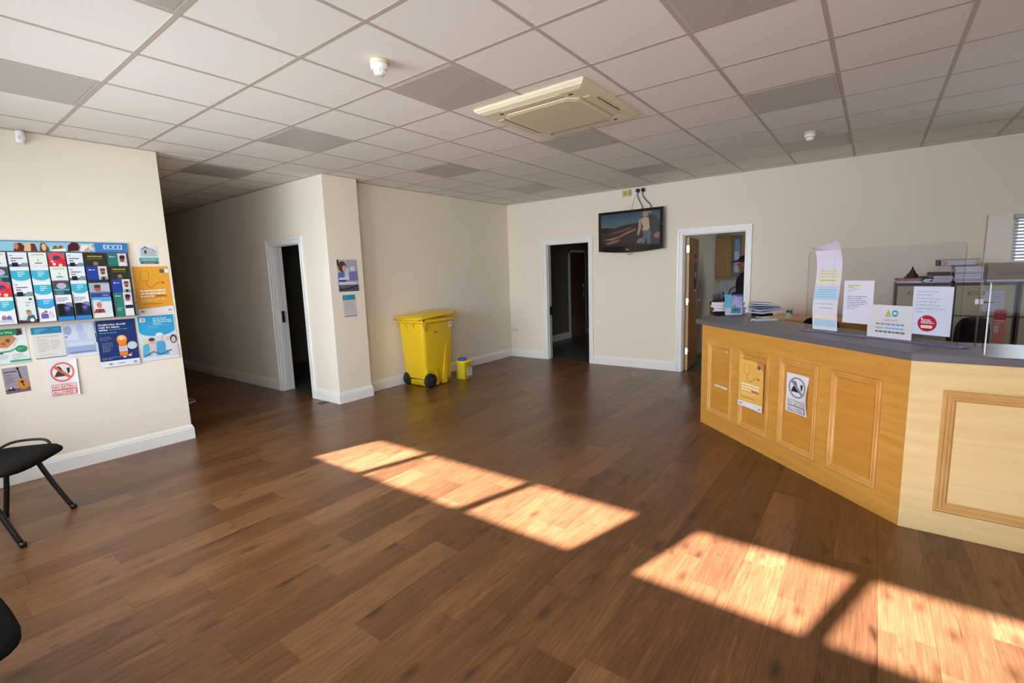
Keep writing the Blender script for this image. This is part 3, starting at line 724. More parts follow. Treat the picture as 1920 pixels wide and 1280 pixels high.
# picture built as lit flat print on the screen
def screen_pic():
    w_, h_ = ya-yb-.09, zb-za-.135; bm = bmesh.new(); mats = []; idx = {}; n = [0]
    def add(pts, c):
        if c not in idx: idx[c] = len(mats); mats.append(em(c))
        n[0] += 1
        f = bm.faces.new([bm.verts.new((XT-.0032-.0003*n[0], ya-.045-x*w_, za+.095+y*h_)) for x, y in pts]); f.material_index = idx[c]
    for k in range(5): add([(0, .55+.09*k), (1, .55+.09*k), (1, .64+.09*k), (0, .64+.09*k)], ((60, 78, 84), (54, 78, 88), (48, 76, 92), (40, 68, 88), (34, 58, 80))[k])
    add([(0, 0), (1, 0), (1, .72), (.82, .72), (.5, .66), (.3, .60), (.25, .56), (.12, .60), (0, .60)], (48, 32, 28))
    add([(0, .58), (.12, .60), (.15, .5), (.1, .42), (0, .45)], (24, 22, 22))
    add([(.05, .22), (.3, .30), (.5, .45), (.62, .52), (.6, .46), (.4, .32), (.2, .2)], (134, 82, 54))
    add([(.1, .38), (.3, .46), (.55, .58), (.5, .5), (.3, .42)], (104, 60, 44))
    add([(.08, .12), (.25, .2), (.36, .22), (.3, .14), (.12, .06)], (120, 70, 46))
    add([(0, 0), (1, 0), (1, .1), (.5, .14), (.2, .05), (0, .12)], (26, 24, 26))
    add([(.80, .86), (.90, .88), (.97, .78), (.98, .5), (.92, .36), (.82, .4)], (44, 42, 40))
    add([(.70, .05), (.74, .3), (.70, .5), (.84, .5), (.86, .3), (.85, .04), (.80, .04), (.79, .25), (.75, .04)], (66, 74, 88))
    add([(.68, .76), (.74, .82), (.82, .80), (.84, .5), (.80, .42), (.72, .44), (.73, .55)], (150, 124, 96))
    add([(.66, .76), (.70, .78), (.70, .5), (.66, .3), (.63, .3), (.65, .5)], (140, 108, 84))
    add([(.73, .97), (.80, .97), (.82, .9), (.79, .82), (.74, .83), (.72, .9)], (140, 104, 78))
    add([(.70, .95), (.75, 1.0), (.80, 1.0), (.88, .97), (.86, .93), (.78, .95)], (110, 102, 80))
    add([(.90, .28), (.95, .36), (1, .34), (1, .2), (.93, .18)], (118, 76, 50))
    add([(.62, .1), (.66, .2), (.72, .22), (.72, .1), (.66, .05)], (124, 80, 52))
    me = bpy.data.meshes.new('picture'); off = wpos(tv)
    for v in bm.verts: v.co -= off
    bm.to_mesh(me); bm.free()
    for m in mats: me.materials.append(m)
    o = bpy.data.objects.new('picture', me); col.objects.link(o); o.parent = scr
    # nested under the screen: same offset because the screen itself sits at the television origin
screen_pic()
page('logo', None, None, (XT-.002, .43, 1.848), (0, -1, 0), (0, 0, 1), .07, .03, (12, 12, 12), [('ring', .22, .5, .17, .38, .25, (200, 205, 205)), ('e', .22, .5, .04, .1, (200, 205, 205)), ('t', 'LG', .47, .2, .55, (220, 220, 220), True)], parent=tv, part_label='small silver maker badge')
MB().tube(smoothpath([(6.06, .41, 1.83), (6.06, .40, 1.80), (6.06, .36, 1.787), (6.06, .32, 1.80), (6.06, .31, 1.83)]), .003).build('loop_cable', BLACK, tv)
sp = thing('fused_spur', 'cream square switch box high on the wall left of the television plugs', 'socket', (XB, .46, 2.74))
CRS = mat('cream_socket', (206, 188, 128), .5)
MB().box(XB-.03, .395, 2.675, XB, .535, 2.775, bev=.004).build('box', CRS, sp)
MB().box(XB-.034, .465, 2.70, XB-.03, .495, 2.74).box(XB-.036, .405, 2.69, XB-.03, .42, 2.76).build('switch', mat('dull_brown', (150, 128, 80), .5), sp)
for y_, ty, l_ in ((.278, .20, 'black plug in the wall above the television, left one of the pair'), (.195, .07, 'black plug in the wall above the television, right one of the pair')):
    t = thing('power_plug', l_, 'plug', (XB-.02, y_, 2.735), group='plugs above the television')
    MB().box(XB-.012, y_-.043, 2.69, XB-.0005, y_+.043, 2.776, bev=.003).build('socket_plate', mat('socket_white', (225, 225, 225), .4), t)
    MB().lathe([(.012, -.06), (.026, -.055), (.03, -.013)], (XB, y_, 2.738), 14, axis='x').build('plug', BLACK, t)
    MB().tube(smoothpath([(XB-.045, y_, 2.725), (XB-.045, y_-.002, 2.66), (XB-.04, (y_*.6+ty*.4), 2.58), (XB-.05, ty, 2.50), (XB-.07, ty-.01, 2.42)]), .006).build('cable', BLACK, t)
t = thing('aerial_cable', 'thin white cable hanging from the switch box to the television', 'cable', (XB-.01, .38, 2.7))
MB().tube(smoothpath([(XB-.006, .40, 2.735), (XB-.006, .33, 2.73), (XB-.006, .315, 2.70), (XB-.01, .36, 2.58), (XB-.03, .38, 2.47), (XB-.06, .38, 2.42)]), .003).build('cable', mat('cable_white', (200, 196, 186), .5), t)
t = thing('double_socket', 'white double wall socket low on the back wall near the alcove corner', 'socket', (XB, 2.70, .49))
MB().box(XB-.01, 2.625, .45, XB, 2.775, .53, bev=.003).build('plate', mat('socket_white', (225, 225, 225), .4), t)
for yy in (2.665, 2.735): MB().box(XB-.0125, yy-.012, .495, XB-.0095, yy+.012, .515).build('switch', mat('socket_grey', (150, 150, 150), .4), t)
t = thing('motion_sensor', 'small white alarm motion sensor at the top of the poster wall', 'sensor', (-.16, YL, 2.75))
mb = MB().loft([[(-.16+r*math.cos(a), YL-.002-d*math.sin(a), z) for a in [PI*k/8 for k in range(9)]] for r, d, z in ((.022, .03, 2.70), (.032, .05, 2.715), (.032, .05, 2.78), (.028, .045, 2.795))]); mb.build('housing', mat('sensor_white', (236, 238, 238), .4), t)
MB().box(-.18, YL-.056, 2.725, -.14, YL-.046, 2.75).build('lens', mat('lens_white', (222, 224, 226), .3), t)

# ------------------------------------------------------------------ poster wall
UX, UZ = (1, 0, 0), (0, 0, 1)
def toward(x, z, y):
    k = (y-CAM.y)/(YL-CAM.y); return CAM.x+(x-CAM.x)*k, CAM.z+(z-CAM.z)*k
rack = thing('leaflet_rack', 'grey wall leaflet rack with a blue picture header, on the poster wall', 'rack', (-.1, YL, 1.28))
RG = mat('rack_grey', (96, 100, 106), .4)
x0r, x1r = -.72, .425
MB().box(x0r, YL-.012, 1.285, x1r, YL-.0005, 1.94).build('back_board', RG, rack)
hd = page('header', None, None, (x0r, YL-.016, 1.862), UX, UZ, x1r-x0r, .082, (142, 196, 214),
     [('r', .80, 0, 1, 1, (58, 126, 196)), ('r', 0, .9, 1, 1, (60, 140, 180)),
      ('p', [(.36, 0), (.37, .7), (.40, .8), (.42, .4), (.42, 0)], (92, 40, 28)), ('e', .375, .45, .012, .3, (206, 120, 84)), ('p', [(.41, 0), (.42, .7), (.45, .75), (.46, 0)], (226, 180, 140)), ('p', [(.445, 0), (.45, .75), (.47, .7), (.48, 0)], (104, 50, 30)),
      ('p', [(.49, 0), (.5, .8), (.52, .85), (.54, .3), (.54, 0)], (110, 66, 40)), ('e', .515, .4, .012, .35, (232, 180, 130)),
      ('r', .55, 0, .63, .35, (230, 236, 226)), ('e', .575, .45, .01, .14, (190, 40, 40)), ('e', .605, .45, .01, .14, (200, 40, 40)), ('p', [(.55, .2), (.57, .45), (.6, .35), (.63, .3)], (60, 130, 60)),
      ('p', [(.64, 0), (.645, .6), (.67, .95), (.70, .9), (.71, .5), (.70, .1)], (80, 26, 30)), ('p', [(.71, 0), (.72, .7), (.76, .75), (.765, 0)], (232, 226, 216)), ('p', [(.73, .1), (.76, .5), (.77, .3), (.75, 0)], (200, 160, 130)),
      ('e', .78, .5, .02, .35, (196, 214, 222)), ('e', .79, .6, .008, .2, (180, 150, 130)),
      ('r', .85, .3, .965, .75, (235, 240, 246)), ('r', .857, .36, .958, .69, (58, 126, 196)), ('g', .87, .46, .95, 1, .3, (240, 244, 250))], parent=rack)
COLS = [(-.675, -.58, 'p'), (-.565, -.47, 'p'), (-.46, -.357, 'p'), (-.345, -.238, 'p'), (-.228, -.122, 'p'), (-.113, -.008, 'p'), (.002, .106, 'p'), (.118, .258, 'l'), (.278, .412, 'l')]
ZT = [1.852, 1.738, 1.620, 1.502]
GRID_ = ['cwtw', 'twbt', 'cpRw', 'btbP', 'cttT', 'RcpK', 'bbtK', 'OBFC', 'GOBG']
NAMES = {'c': ('pale cream', 'cream'), 'w': ('white with teal arc', ''), 't': ('white with a teal curved band', ''), 'T': ('white sky-blue-banded group photo', ''), 'b': ('white with a dark photo foot', ''),
 'K': ('white over dark with a blue foot', ''), 'p': ('dark teal with a mauve circle', ''), 'R': ('red circle-topped', ''), 'P': ('pale green person-with-cup', ''), 'O': ('dark olive', ''),
 'B': ('royal blue with a portrait', ''), 'G': ('green with a portrait', ''), 'F': ('grey blue with a face', ''), 'C': ('blue-topped bald-man', '')}
WH = (226, 228, 232)
def design(k):
    skn = (190, 140, 112)
    if k in 'tw': return WH, [('r', 0, .60, 1, .86, (62, 172, 196)), ('p', [(0, .61)]+[(.5-.5*math.cos(PI*i/10), .61-.13*math.sin(PI*i/10)) for i in range(11)], (62, 172, 196)), ('g', .35, .78, .9, 3, .07, (210, 236, 240)), ('e', .35, .22, .14, .11, (150, 120, 150)), ('e', .62, .2, .13, .12, (110, 110, 160)), ('r', .1, .05, .85, .16, (190, 196, 206))]
    if k == 'T': return WH, [('r', 0, .62, 1, .86, (54, 160, 208)), ('p', [(0, .63)]+[(.5-.5*math.cos(PI*i/10), .63-.14*math.sin(PI*i/10)) for i in range(11)], (54, 160, 208)), ('g', .4, .8, .9, 3, .06, (214, 236, 244)), ('e', .3, .32, .1, .06, skn), ('e', .45, .38, .09, .05, (150, 96, 90)), ('r', .15, .12, .55, .3, (96, 96, 160)), ('e', .7, .33, .1, .06, (214, 190, 180)), ('r', .58, .14, .85, .29, (206, 200, 216))]
    if k == 'b': return WH, [('r', .08, .86, .25, .9, (120, 170, 200)), ('g', .12, .76, .85, 2, .09, (70, 64, 100)), ('r', 0, .42, 1, .56, (80, 110, 138)), ('r', .14, .42, .46, .62, (18, 20, 22)), ('p', [(.5, .42), (.7, .62), (1, .6), (1, .42)], (126, 146, 160)), ('r', 0, 0, 1, .42, (30, 40, 60)), ('e', .65, .3, .2, .1, (50, 80, 160))]
    if k == 'K': return WH, [('g', .12, .86, .85, 3, .06, (70, 64, 100)), ('r', 0, .12, 1, .64, (30, 44, 66)), ('r', .12, .2, .5, .66, (14, 22, 16)), ('p', [(.5, .64), (.7, .70), (1, .68), (1, .5)], (110, 136, 150)), ('e', .66, .46, .2, .12, (52, 66, 150)), ('e', .66, .48, .12, .06, (140, 90, 140)), ('r', 0, 0, 1, .14, (42, 130, 206))]
    if k == 'c': return (224, 230, 222), [('g', .15, .9, .85, 1, .07, (150, 160, 150)), ('r', .48, .66, .52, .76, (120, 120, 120)), ('r', .3, .58, .7, .62, (110, 110, 120)), ('r', .1, .4, .9, .46, (120, 140, 170))]
    if k == 'p': return (58, 88, 100), [('e', .5, .84, .42, .14, (80, 66, 60)), ('e', .52, .80, .30, .12, (178, 170, 200)), ('r', .05, .62, .95, .67, (96, 176, 176)), ('g', .15, .55, .85, 3, .06, (120, 170, 180)), ('r', .6, .3, .98, .6, (26, 70, 90))]
    if k == 'R': return (206, 40, 60), [('p', [(0, 1), (0, .80), (.05, .88), (.14, .95), (.30, 1)], (100, 130, 140)), ('p', [(1, 1), (.70, 1), (.86, .95), (.95, .88), (1, .80)], (100, 130, 140)), ('e', .5, .82, .46, .2, (226, 70, 86)), ('e', .5, .78, .24, .11, (56, 66, 96)), ('p', [(.3, .7), (.7, .8), (1, .72), (1, .66), (.5, .64)], (206, 40, 60)), ('e', .2, .66, .08, .04, (240, 200, 200)), ('e', .3, .56, .1, .05, (245, 226, 210)), ('e', .66, .52, .12, .06, (242, 214, 170)), ('e', .3, .42, .1, .05, (242, 200, 170))]
    if k == 'P': return (212, 222, 216), [('r', .72, .86, .88, .92, (40, 44, 50)), ('g', .5, .74, .9, 2, .1, (140, 150, 150)), ('r', 0, 0, 1, .12, (64, 40, 34)), ('p', [(.4, .05), (.5, .26), (.85, .3), (.95, .05)], (60, 90, 110)), ('e', .6, .36, .14, .09, skn), ('e', .58, .44, .14, .05, (130, 116, 100)), ('e', .72, .1, .12, .07, (236, 236, 236)), ('r', .2, .1, .4, .22, (200, 205, 200))]
    if k == 'O': return (46, 48, 38), [('g', .14, .84, .86, 1, .09, (176, 168, 60), .6), ('e', .5, .58, .12, .08, (150, 120, 84)), ('r', .32, .4, .68, .52, (86, 76, 56)), ('g', .12, .76, .85, 1, .05, (140, 134, 70))]
    if k == 'B': return (36, 62, 150), [('r', .56, 0, 1, 1, (206, 208, 212)), ('e', .16, .86, .05, .03, (200, 220, 240)), ('r', .24, .84, .42, .87, (160, 190, 230)), ('e', .78, .78, .13, .12, skn), ('e', .78, .86, .14, .06, (100, 70, 50)), ('e', .78, .72, .1, .05, (110, 74, 54)), ('p', [(.58, .4), (.64, .58), (.92, .58), (1, .4)], (120, 140, 134)), ('r', .72, .4, .84, .56, (22, 26, 24)), ('r', .56, 0, 1, .4, (200, 200, 204))]
    if k == 'G': return (44, 122, 108), [('r', .52, 0, 1, 1, (208, 202, 206)), ('e', .12, .86, .04, .03, (200, 230, 220)), ('r', .18, .84, .38, .87, (170, 214, 200)), ('e', .74, .74, .13, .11, (130, 84, 72)), ('e', .76, .84, .15, .08, (50, 34, 40)), ('p', [(.54, .46), (.62, .62), (.88, .62), (.98, .46)], (226, 226, 230)), ('r', .56, .32, .98, .46, (40, 40, 56)), ('g', .1, .34, .44, 3, .05, (170, 214, 200)), ('r', .52, 0, 1, .3, (224, 222, 226))]
    if k == 'F': return (156, 170, 184), [('r', 0, .88, 1, 1, (38, 40, 52)), ('p', [(.5, .6), (.6, .8), (1, .8), (1, .5)], (176, 188, 198)), ('e', .40, .66, .17, .14, (158, 100, 84)), ('e', .40, .74, .17, .07, (70, 56, 52)), ('r', 0, .46, 1, .5, (90, 100, 116))]
    if k == 'C': return (212, 216, 222), [('r', 0, .84, 1, 1, (40, 66, 160)), ('r', .6, .9, .9, .94, (220, 120, 160)), ('r', 0, .66, 1, .84, (96, 168, 200)), ('r', .04, .68, .45, .72, (220, 236, 240)), ('e', .36, .52, .13, .12, (196, 120, 100)), ('p', [(.05, .2), (.16, .36), (.56, .36), (.62, .2)], (150, 60, 62)), ('r', .3, .22, .4, .36, (90, 40, 40)), ('r', 0, 0, 1, .18, (222, 220, 216))]
ROWN = ['top', 'second', 'third', 'bottom']
for c, (a, b, t_) in enumerate(COLS):
    for r in range(4):
        k = GRID_[c][r]; y = YL-.028-.022*r
        xa_, zt_ = toward(a, ZT[r], y); xb_, zb_ = toward(b, ZT[r]-.214, y)
        bgc, el = design(k)
        nth = ('rightmost', 'second from right', 'third from right', 'fourth from right', 'fifth from right', 'sixth from right', 'seventh from right', 'eighth from right', 'leftmost')[8-c]
        lab = '%s leaflet, %s row, %s pocket' % (NAMES[k][0], ROWN[r], nth)
        page('leaflet', lab, 'leaflet', (xa_, y, zb_), UX, UZ, xb_-xa_, zt_-zb_, bgc, el, group='leaflets in the wall rack', thick=.003)
for r in range(4):        # acrylic pocket fronts and stepped shelves
    y = YL-.038-.022*r; zz = ZT[r]-.214
    _, z1_ = toward(0, zz, y)
    MB().box(x0r, y-.002, z1_-.006, x1r, YL-.012, z1_-.001).build('shelf', RG, rack)
for a in [x for c_ in COLS for x in (c_[0],)]+[.42]:
    X0, _ = toward(a-.006, 1.5, YL-.05)
    MB().box(X0-.0015, YL-.10, 1.30, X0+.0015, YL-.012, 1.50).build('divider', RG, rack)

def wp(name, label, x0, x1, z0, z1, bgc, el, dy=.001, bend=None, tilt=0, cat='poster', **k):
    c, s = math.cos(tilt), math.sin(tilt)
    return page(name, label, cat, (x0, YL-dy, z0), (c, 0, s), (-s, 0, c), x1-x0, z1-z0, bgc, el, bend=bend, **k)
def orange(cream=False):
    O_ = (232, 166, 54) if not cream else (236, 184, 92); D_ = (196, 92, 38)
    ste = [('l', [(.22, .90), (.19, .84), (.20, .74), (.27, .69), (.36, .69), (.42, .74), (.43, .84), (.40, .90)], .014, D_), ('l', [(.22, .90), (.27, .905)], .014, D_), ('l', [(.40, .90), (.35, .905)], .014, D_),
           ('l', [(.32, .69), (.34, .60), (.40, .56), (.48, .56), (.56, .61), (.66, .66), (.78, .655)], .016, D_), ('e', .80, .65, .035, .02, (170, 60, 30))]
    wh = (250, 240, 224)
    return O_, ste+[('r', .88, .86, 1, .94, (240, 236, 236)), ('r', .74, .86, .88, .94, (110, 100, 88)),
        ('g', .12, .47, .84, 1, .06, wh, .55), ('g', .13, .41, .84, 1, .06, wh, .55), ('g', .12, .35, .50, 1, .06, wh, .55), ('g', .53, .352, .84, 1, .06, (150, 52, 26), .5),
        ('g', .12, .29, .85, 2, .035, (246, 214, 150)), ('g', .12, .20, .7, 1, .03, (190, 90, 30)), ('r', 0, 0, 1, .105, (232, 232, 238)), ('p', [(0, .10), (1, .10), (1, .14)], (232, 232, 238)), ('r', .06, .04, .16, .065, (90, 110, 170)), ('r', .84, .04, .94, .065, (120, 130, 160))]
bgc, el = orange()
wp('orange_poster', 'large orange poster with a stethoscope drawing, right of the leaflet rack', .445, .73, 1.292, 1.732, bgc, el, tilt=.01)
wp('house_notice', 'small white notice with a teal house drawing, above the orange stethoscope poster', .505, .655, 1.757, 1.925, (226, 224, 230),
   [('p', [(.12, .45), (.14, .8), (.2, .8), (.4, .95), (.6, .82), (.85, .78), (.95, .5), (.95, .45)], (176, 196, 192)), ('p', [(.14, .78), (.4, .97), (.56, .85), (.5, .85), (.38, .9), (.2, .78)], (60, 80, 80)), ('e', .38, .66, .07, .1, (60, 80, 100)),
    ('l', [(.5, .85), (.72, .84), (.95, .65)], .03, (70, 100, 100)), ('g', .15, .42, .9, 1, .06, (150, 160, 160)), ('r', 0, .13, 1, .34, (78, 168, 172)), ('r', .05, 0, 1, .13, (110, 84, 84)), ('g', .2, .05, .8, 1, .06, (220, 210, 210)), ('g', .2, .21, .85, 1, .1, (150, 206, 206), .5)])
wp('health_team_poster', 'pale blue poster of a smiling health team, below the orange poster', .425, .725, .846, 1.272, (206, 218, 228),
   [('r', 0, .66, .97, 1, (52, 160, 208)), ('p', [(0, .67)]+[(.485-.485*math.cos(PI*i/12), .67-.13*math.sin(PI*i/12)) for i in range(13)], (52, 160, 208)), ('r', .06, .87, .2, .96, (222, 226, 220)), ('r', .1, .89, .17, .94, (220, 130, 120)),
    ('g', .40, .92, .92, 4, .042, (196, 228, 242), .5), ('g', .25, .76, .9, 2, .04, (120, 180, 214)),
    ('p', [(.02, .1), (.06, .36), (.2, .4), (.26, .12)], (90, 176, 206)), ('e', .16, .44, .09, .06, (214, 206, 180)), ('p', [(.2, .14), (.24, .36), (.4, .36), (.42, .14)], (206, 196, 200)), ('e', .31, .42, .07, .06, (214, 176, 164)), ('e', .3, .47, .08, .04, (80, 60, 56)),
    ('p', [(.38, .1), (.42, .42), (.62, .42), (.72, .1)], (84, 164, 206)), ('e', .52, .50, .08, .07, (226, 206, 194)), ('e', .52, .57, .1, .04, (222, 230, 236)), ('p', [(.64, .2), (.68, .42), (.82, .42), (.86, .2)], (214, 216, 222)), ('e', .74, .46, .06, .05, (222, 190, 176)),
    ('ring', .89, .44, .09, .1, .4, (60, 60, 66)), ('e', .89, .42, .06, .06, (206, 196, 190)), ('p', [(.8, .06), (.82, .32), (.98, .32), (1, .06)], (214, 208, 216)), ('r', 0, 0, 1, .06, (222, 226, 232)), ('l', [(.05, .1), (.3, .2), (.5, .12), (.8, .2)], .03, (60, 110, 140))],
   bend=lambda x, y: .002*x)
wp('antibiotics_poster', 'navy poster about antibiotics with an orange pill bottle, lowest of the overlapping posters', .115, .400, .842, 1.262, (28, 52, 108),
   [('r', 0, 0, 1, .125, (226, 228, 238)), ('t', 'Antibiotics should', .06, .885, .042, (240, 242, 248), True, .68), ('t', 'only be taken', .06, .83, .042, (240, 242, 248), True, .52), ('t', 'when', .06, .775, .042, (240, 242, 248), True, .22), ('g', .32, .785, .78, 1, .04, (86, 160, 172), .45), ('g', .06, .72, .5, 1, .04, (86, 160, 172), .45),
    ('g', .06, .63, .42, 3, .032, (120, 130, 170)), ('g', .09, .50, .36, 6, .034, (140, 140, 180)), ('g', .05, .19, .75, 2, .028, (130, 140, 180)),
    ('e', .85, .42, .13, .085, (198, 208, 214)), ('p', [(.50, .24), (.50, .5), (.70, .5), (.72, .24), (.68, .21), (.54, .21)], (226, 128, 40)), ('r', .50, .31, .715, .42, (206, 206, 222)), ('g', .53, .39, .69, 3, .028, (140, 150, 190)), ('e', .60, .56, .135, .10, (236, 134, 34)), ('e', .60, .60, .12, .06, (246, 178, 92)), ('e', .59, .60, .06, .035, (236, 222, 208)), ('e', .60, .60, .015, .01, (150, 80, 30)),
    ('e', .62, .185, .04, .018, (230, 226, 226)), ('e', .76, .21, .05, .02, (226, 216, 222)), ('e', .80, .25, .035, .015, (196, 80, 96)), ('r', .2, .05, .27, .075, (80, 120, 190)), ('g', .42, .055, .62, 1, .04, (70, 120, 130)), ('e', .86, .06, .04, .025, (150, 160, 190))],
   dy=.006, tilt=-.012, bend=lambda x, y: .010*(1-y)**2)
wp('faded_blue_poster', 'faded pale blue poster with a dark vertical caption, left of the navy poster', -.092, .118, .968, 1.262, (190, 204, 224),
   [('r', 0, .08, .93, .3, (152, 174, 208)), ('r', .02, .5, .9, .98, (204, 216, 232)), ('e', .12, .78, .12, .13, (160, 166, 202)), ('e', .5, .80, .12, .16, (176, 192, 222)), ('e', .55, .6, .14, .14, (184, 200, 228)), ('r', .1, .32, .9, .42, (206, 216, 228)), ('r', 0, 0, .93, .08, (224, 228, 236)), ('g', .1, .12, .9, 1, .05, (90, 110, 150)),
    ('r', .93, 0, 1, 1, (196, 218, 228)), ('l', [(.965, .98), (.975, .7)], .03, (80, 100, 104)), ('l', [(.97, .66), (.985, .36)], .035, (50, 54, 60)), ('e', .05, .6, .03, .02, (120, 70, 90))], dy=.002)
wp('teal_header_letter', 'white letter with a teal banner, between the green flyer and the faded blue poster', -.292, -.097, .985, 1.252, (222, 220, 212),
   [('r', 0, .76, .95, .97, (40, 138, 178)), ('g', .1, .90, .5, 3, .05, (160, 210, 226)), ('g', .65, .88, .88, 1, .05, (120, 186, 208)), ('r', .04, .0, 1, .025, (52, 120, 164)), ('g', .12, .66, .85, 1, .05, (182, 176, 172)), ('g', .14, .58, .5, 7, .06, (190, 186, 178)), ('g', .56, .52, .85, 5, .06, (176, 192, 182)), ('g', .14, .1, .7, 1, .04, (190, 186, 178))], dy=.0015, tilt=-.01)
wp('green_food_flyer', 'green and white food flyer with a bowl photo, at the left edge under the rack', -.53, -.318, .972, 1.256, (226, 232, 230),
   [('r', 0, .80, .9, .98, (48, 140, 88)), ('t', 'Your Way', .18, .86, .06, (190, 232, 206), True, .46), ('p', [(0, .46), (0, .8), (.62, .8), (.72, .7), (.6, .54), (.45, .46)], (192, 140, 92)), ('e', .2, .6, .08, .05, (150, 60, 40)), ('e', .36, .58, .06, .05, (200, 90, 50)), ('e', .48, .66, .06, .05, (120, 80, 44)), ('e', .12, .52, .06, .04, (226, 170, 90)),
    ('p', [(0, .40), (0, .48), (.45, .46), (.62, .58), (.74, .74), (.76, .7), (.6, .48), (.4, .4)], (222, 226, 222)), ('p', [(.72, .78), (.78, .98), (.88, .9), (.86, .8)], (90, 40, 60)), ('p', [(0, .36), (.5, .38), (.64, .44), (.64, .41), (.5, .34), (0, .32)], (70, 160, 112)), ('e', .80, .40, .16, .10, (44, 146, 100)), ('g', .7, .42, .9, 2, .04, (150, 214, 180)), ('r', 0, .30, .3, .33, (90, 60, 40)),
    ('g', .05, .25, .4, 4, .045, (182, 190, 186)), ('g', .52, .25, .92, 4, .045, (190, 196, 192)), ('r', .45, .05, 1, .10, (60, 164, 116)), ('r', 0, 0, 1, .04, (196, 214, 220))], dy=.0015)
wp('guitar_flyer', 'small grey flyer with an acoustic guitar photo, lowest at the left of the poster wall', -.489, -.347, .735, .944, (160, 150, 160),
   [('r', .0, 0, 1, .1, (120, 100, 110)), ('r', 0, .1, 1, .16, (104, 80, 84)), ('g', .05, .81, .56, 1, .08, (50, 44, 60), .5), ('g', .06, .7, .45, 6, .07, (112, 106, 120)), ('l', [(.62, .96), (.70, .5)], .05, (36, 30, 34)), ('e', .62, .93, .05, .05, (30, 26, 30)), ('e', .74, .26, .24, .15, (206, 136, 56)), ('e', .70, .42, .17, .11, (206, 136, 56)), ('e', .71, .40, .07, .05, (60, 34, 20)), ('l', [(.70, .45), (.76, .22)], .04, (50, 30, 22)),
    ('p', [(.1, .12), (.14, .2), (.3, .22), (.38, .14), (.34, .1)], (40, 34, 50)), ('e', .22, .2, .05, .03, (220, 220, 226))], dy=.001, tilt=.01)
def noeat(ring, ink, txt):
    return (228, 228, 234), [('ring', .5, .66, .40, .27, .17, ring), ('p', [(.20, .80), (.28, .86), (.78, .52), (.72, .46)], ring),
        ('p', [(.22, .54), (.30, .66), (.36, .70), (.62, .545)], ink), ('p', [(.30, .79), (.40, .83), (.47, .77), (.52, .68), (.44, .72), (.38, .78)], ink), ('p', [(.64, .76), (.76, .77), (.74, .64), (.68, .60)], ink),
        ('r', .09, .03, .92, .335, txt), ('r', .11, .20, .90, .32, (234, 228, 232)), ('r', .11, .05, .86, .165, (234, 228, 232)), ('t', 'NO EATING', .13, .215, .09, txt, True, .75), ('t', 'ALLOWED', .13, .062, .09, txt, True, .71)]
bgc, el = noeat((224, 108, 90), (62, 66, 50), (214, 92, 80))
wp('no_eating_sign', 'white NO EATING ALLOWED sign with an orange-red prohibition ring, on the left wall', -.243, -.052, .650, .962, bgc, el, dy=.002, tilt=-.03, bend=lambda x, y: .03*max(0, x-.7)**2*5*(1-y*.5), cat='sign')

# ------------------------------------------------------------------ pillar notices
page('nurse_poster', 'photo poster of two nurses in blue with masks, on the pillar', 'poster', (2.448, YP-.0015, 1.402), UX, UZ, .288, .394, (168, 170, 196),
   [('p', [(0, .45), (.02, 1), (.5, 1), (.4, .6)], (190, 186, 184)), ('r', 0, .8, .1, 1, (56, 46, 44)), ('e', .25, .78, .2, .17, (84, 60, 52)), ('e', .34, .72, .1, .1, (206, 168, 150)), ('e', .72, .84, .16, .1, (206, 160, 140)), ('e', .72, .92, .16, .06, (150, 176, 210)), ('e', .75, .70, .14, .09, (196, 222, 222)),
    ('p', [(0, .4), (.04, .6), (.3, .62), (.44, .4)], (96, 116, 186)), ('p', [(.5, .34), (.56, .62), (.96, .64), (1, .34)], (122, 122, 178)), ('p', [(.3, .4), (.42, .75), (.56, .7), (.54, .38)], (204, 206, 222)),
    ('r', .02, .31, .4, .36, (40, 60, 130)), ('g', .05, .37, .56, 1, .1, (232, 234, 240), .7), ('r', .04, .21, .92, .30, (206, 202, 222)), ('g', .07, .235, .9, 1, .08, (226, 220, 236), .6), ('r', 0, 0, 1, .20, (88, 82, 92)), ('l', [(.05, .06), (.4, .08), (.95, .17)], .05, (44, 40, 48)), ('g', .1, .15, .8, 2, .04, (140, 128, 136)), ('r', 0, 0, 1, .03, (60, 80, 110))])
page('teal_header_notice', 'small white notice with a teal banner, directly under the nurse poster on the pillar', 'poster', (2.492, YP-.0012, 1.083), (math.cos(.01), 0, .01), (-.01, 0, math.cos(.01)), .186, .276, (204, 198, 200),
   [('r', .0, .76, .96, .99, (44, 140, 182)), ('g', .08, .92, .45, 3, .05, (120, 180, 206)), ('g', .14, .64, .85, 1, .05, (180, 172, 176)), ('g', .16, .55, .5, 6, .07, (184, 178, 184)), ('g', .55, .55, .85, 6, .07, (196, 176, 180)), ('r', .05, 0, 1, .03, (90, 100, 140))])

# ------------------------------------------------------------------ yellow wheelie bin
wb = thing('wheelie_bin', 'large yellow wheelie bin with black wheels against the alcove wall', 'bin', (3.76, 2.51, 0))
def rrect(x0, y0, x1, y1, r, z, n=4):
    pts = []
    for cx_, cy_, a0 in ((x1-r, y1-r, 0), (x0+r, y1-r, PI/2), (x0+r, y0+r, PI), (x1-r, y0+r, 1.5*PI)):
        for k in range(n+1):
            a = a0+k*PI/2/n; pts.append((cx_+r*math.cos(a), cy_+r*math.sin(a), z))
    return pts
mb = MB()
mb.loft([rrect(3.53, 2.30, 4.015, 2.68, .03, .012), rrect(3.53, 2.295, 4.02, 2.685, .04, .10), rrect(3.48, 2.28, 4.03, 2.735, .055, .20), rrect(3.455, 2.255, 4.07, 2.775, .06, .90), rrect(3.455, 2.255, 4.07, 2.775, .06, .93)])
mb.build('body', YEL, wb)
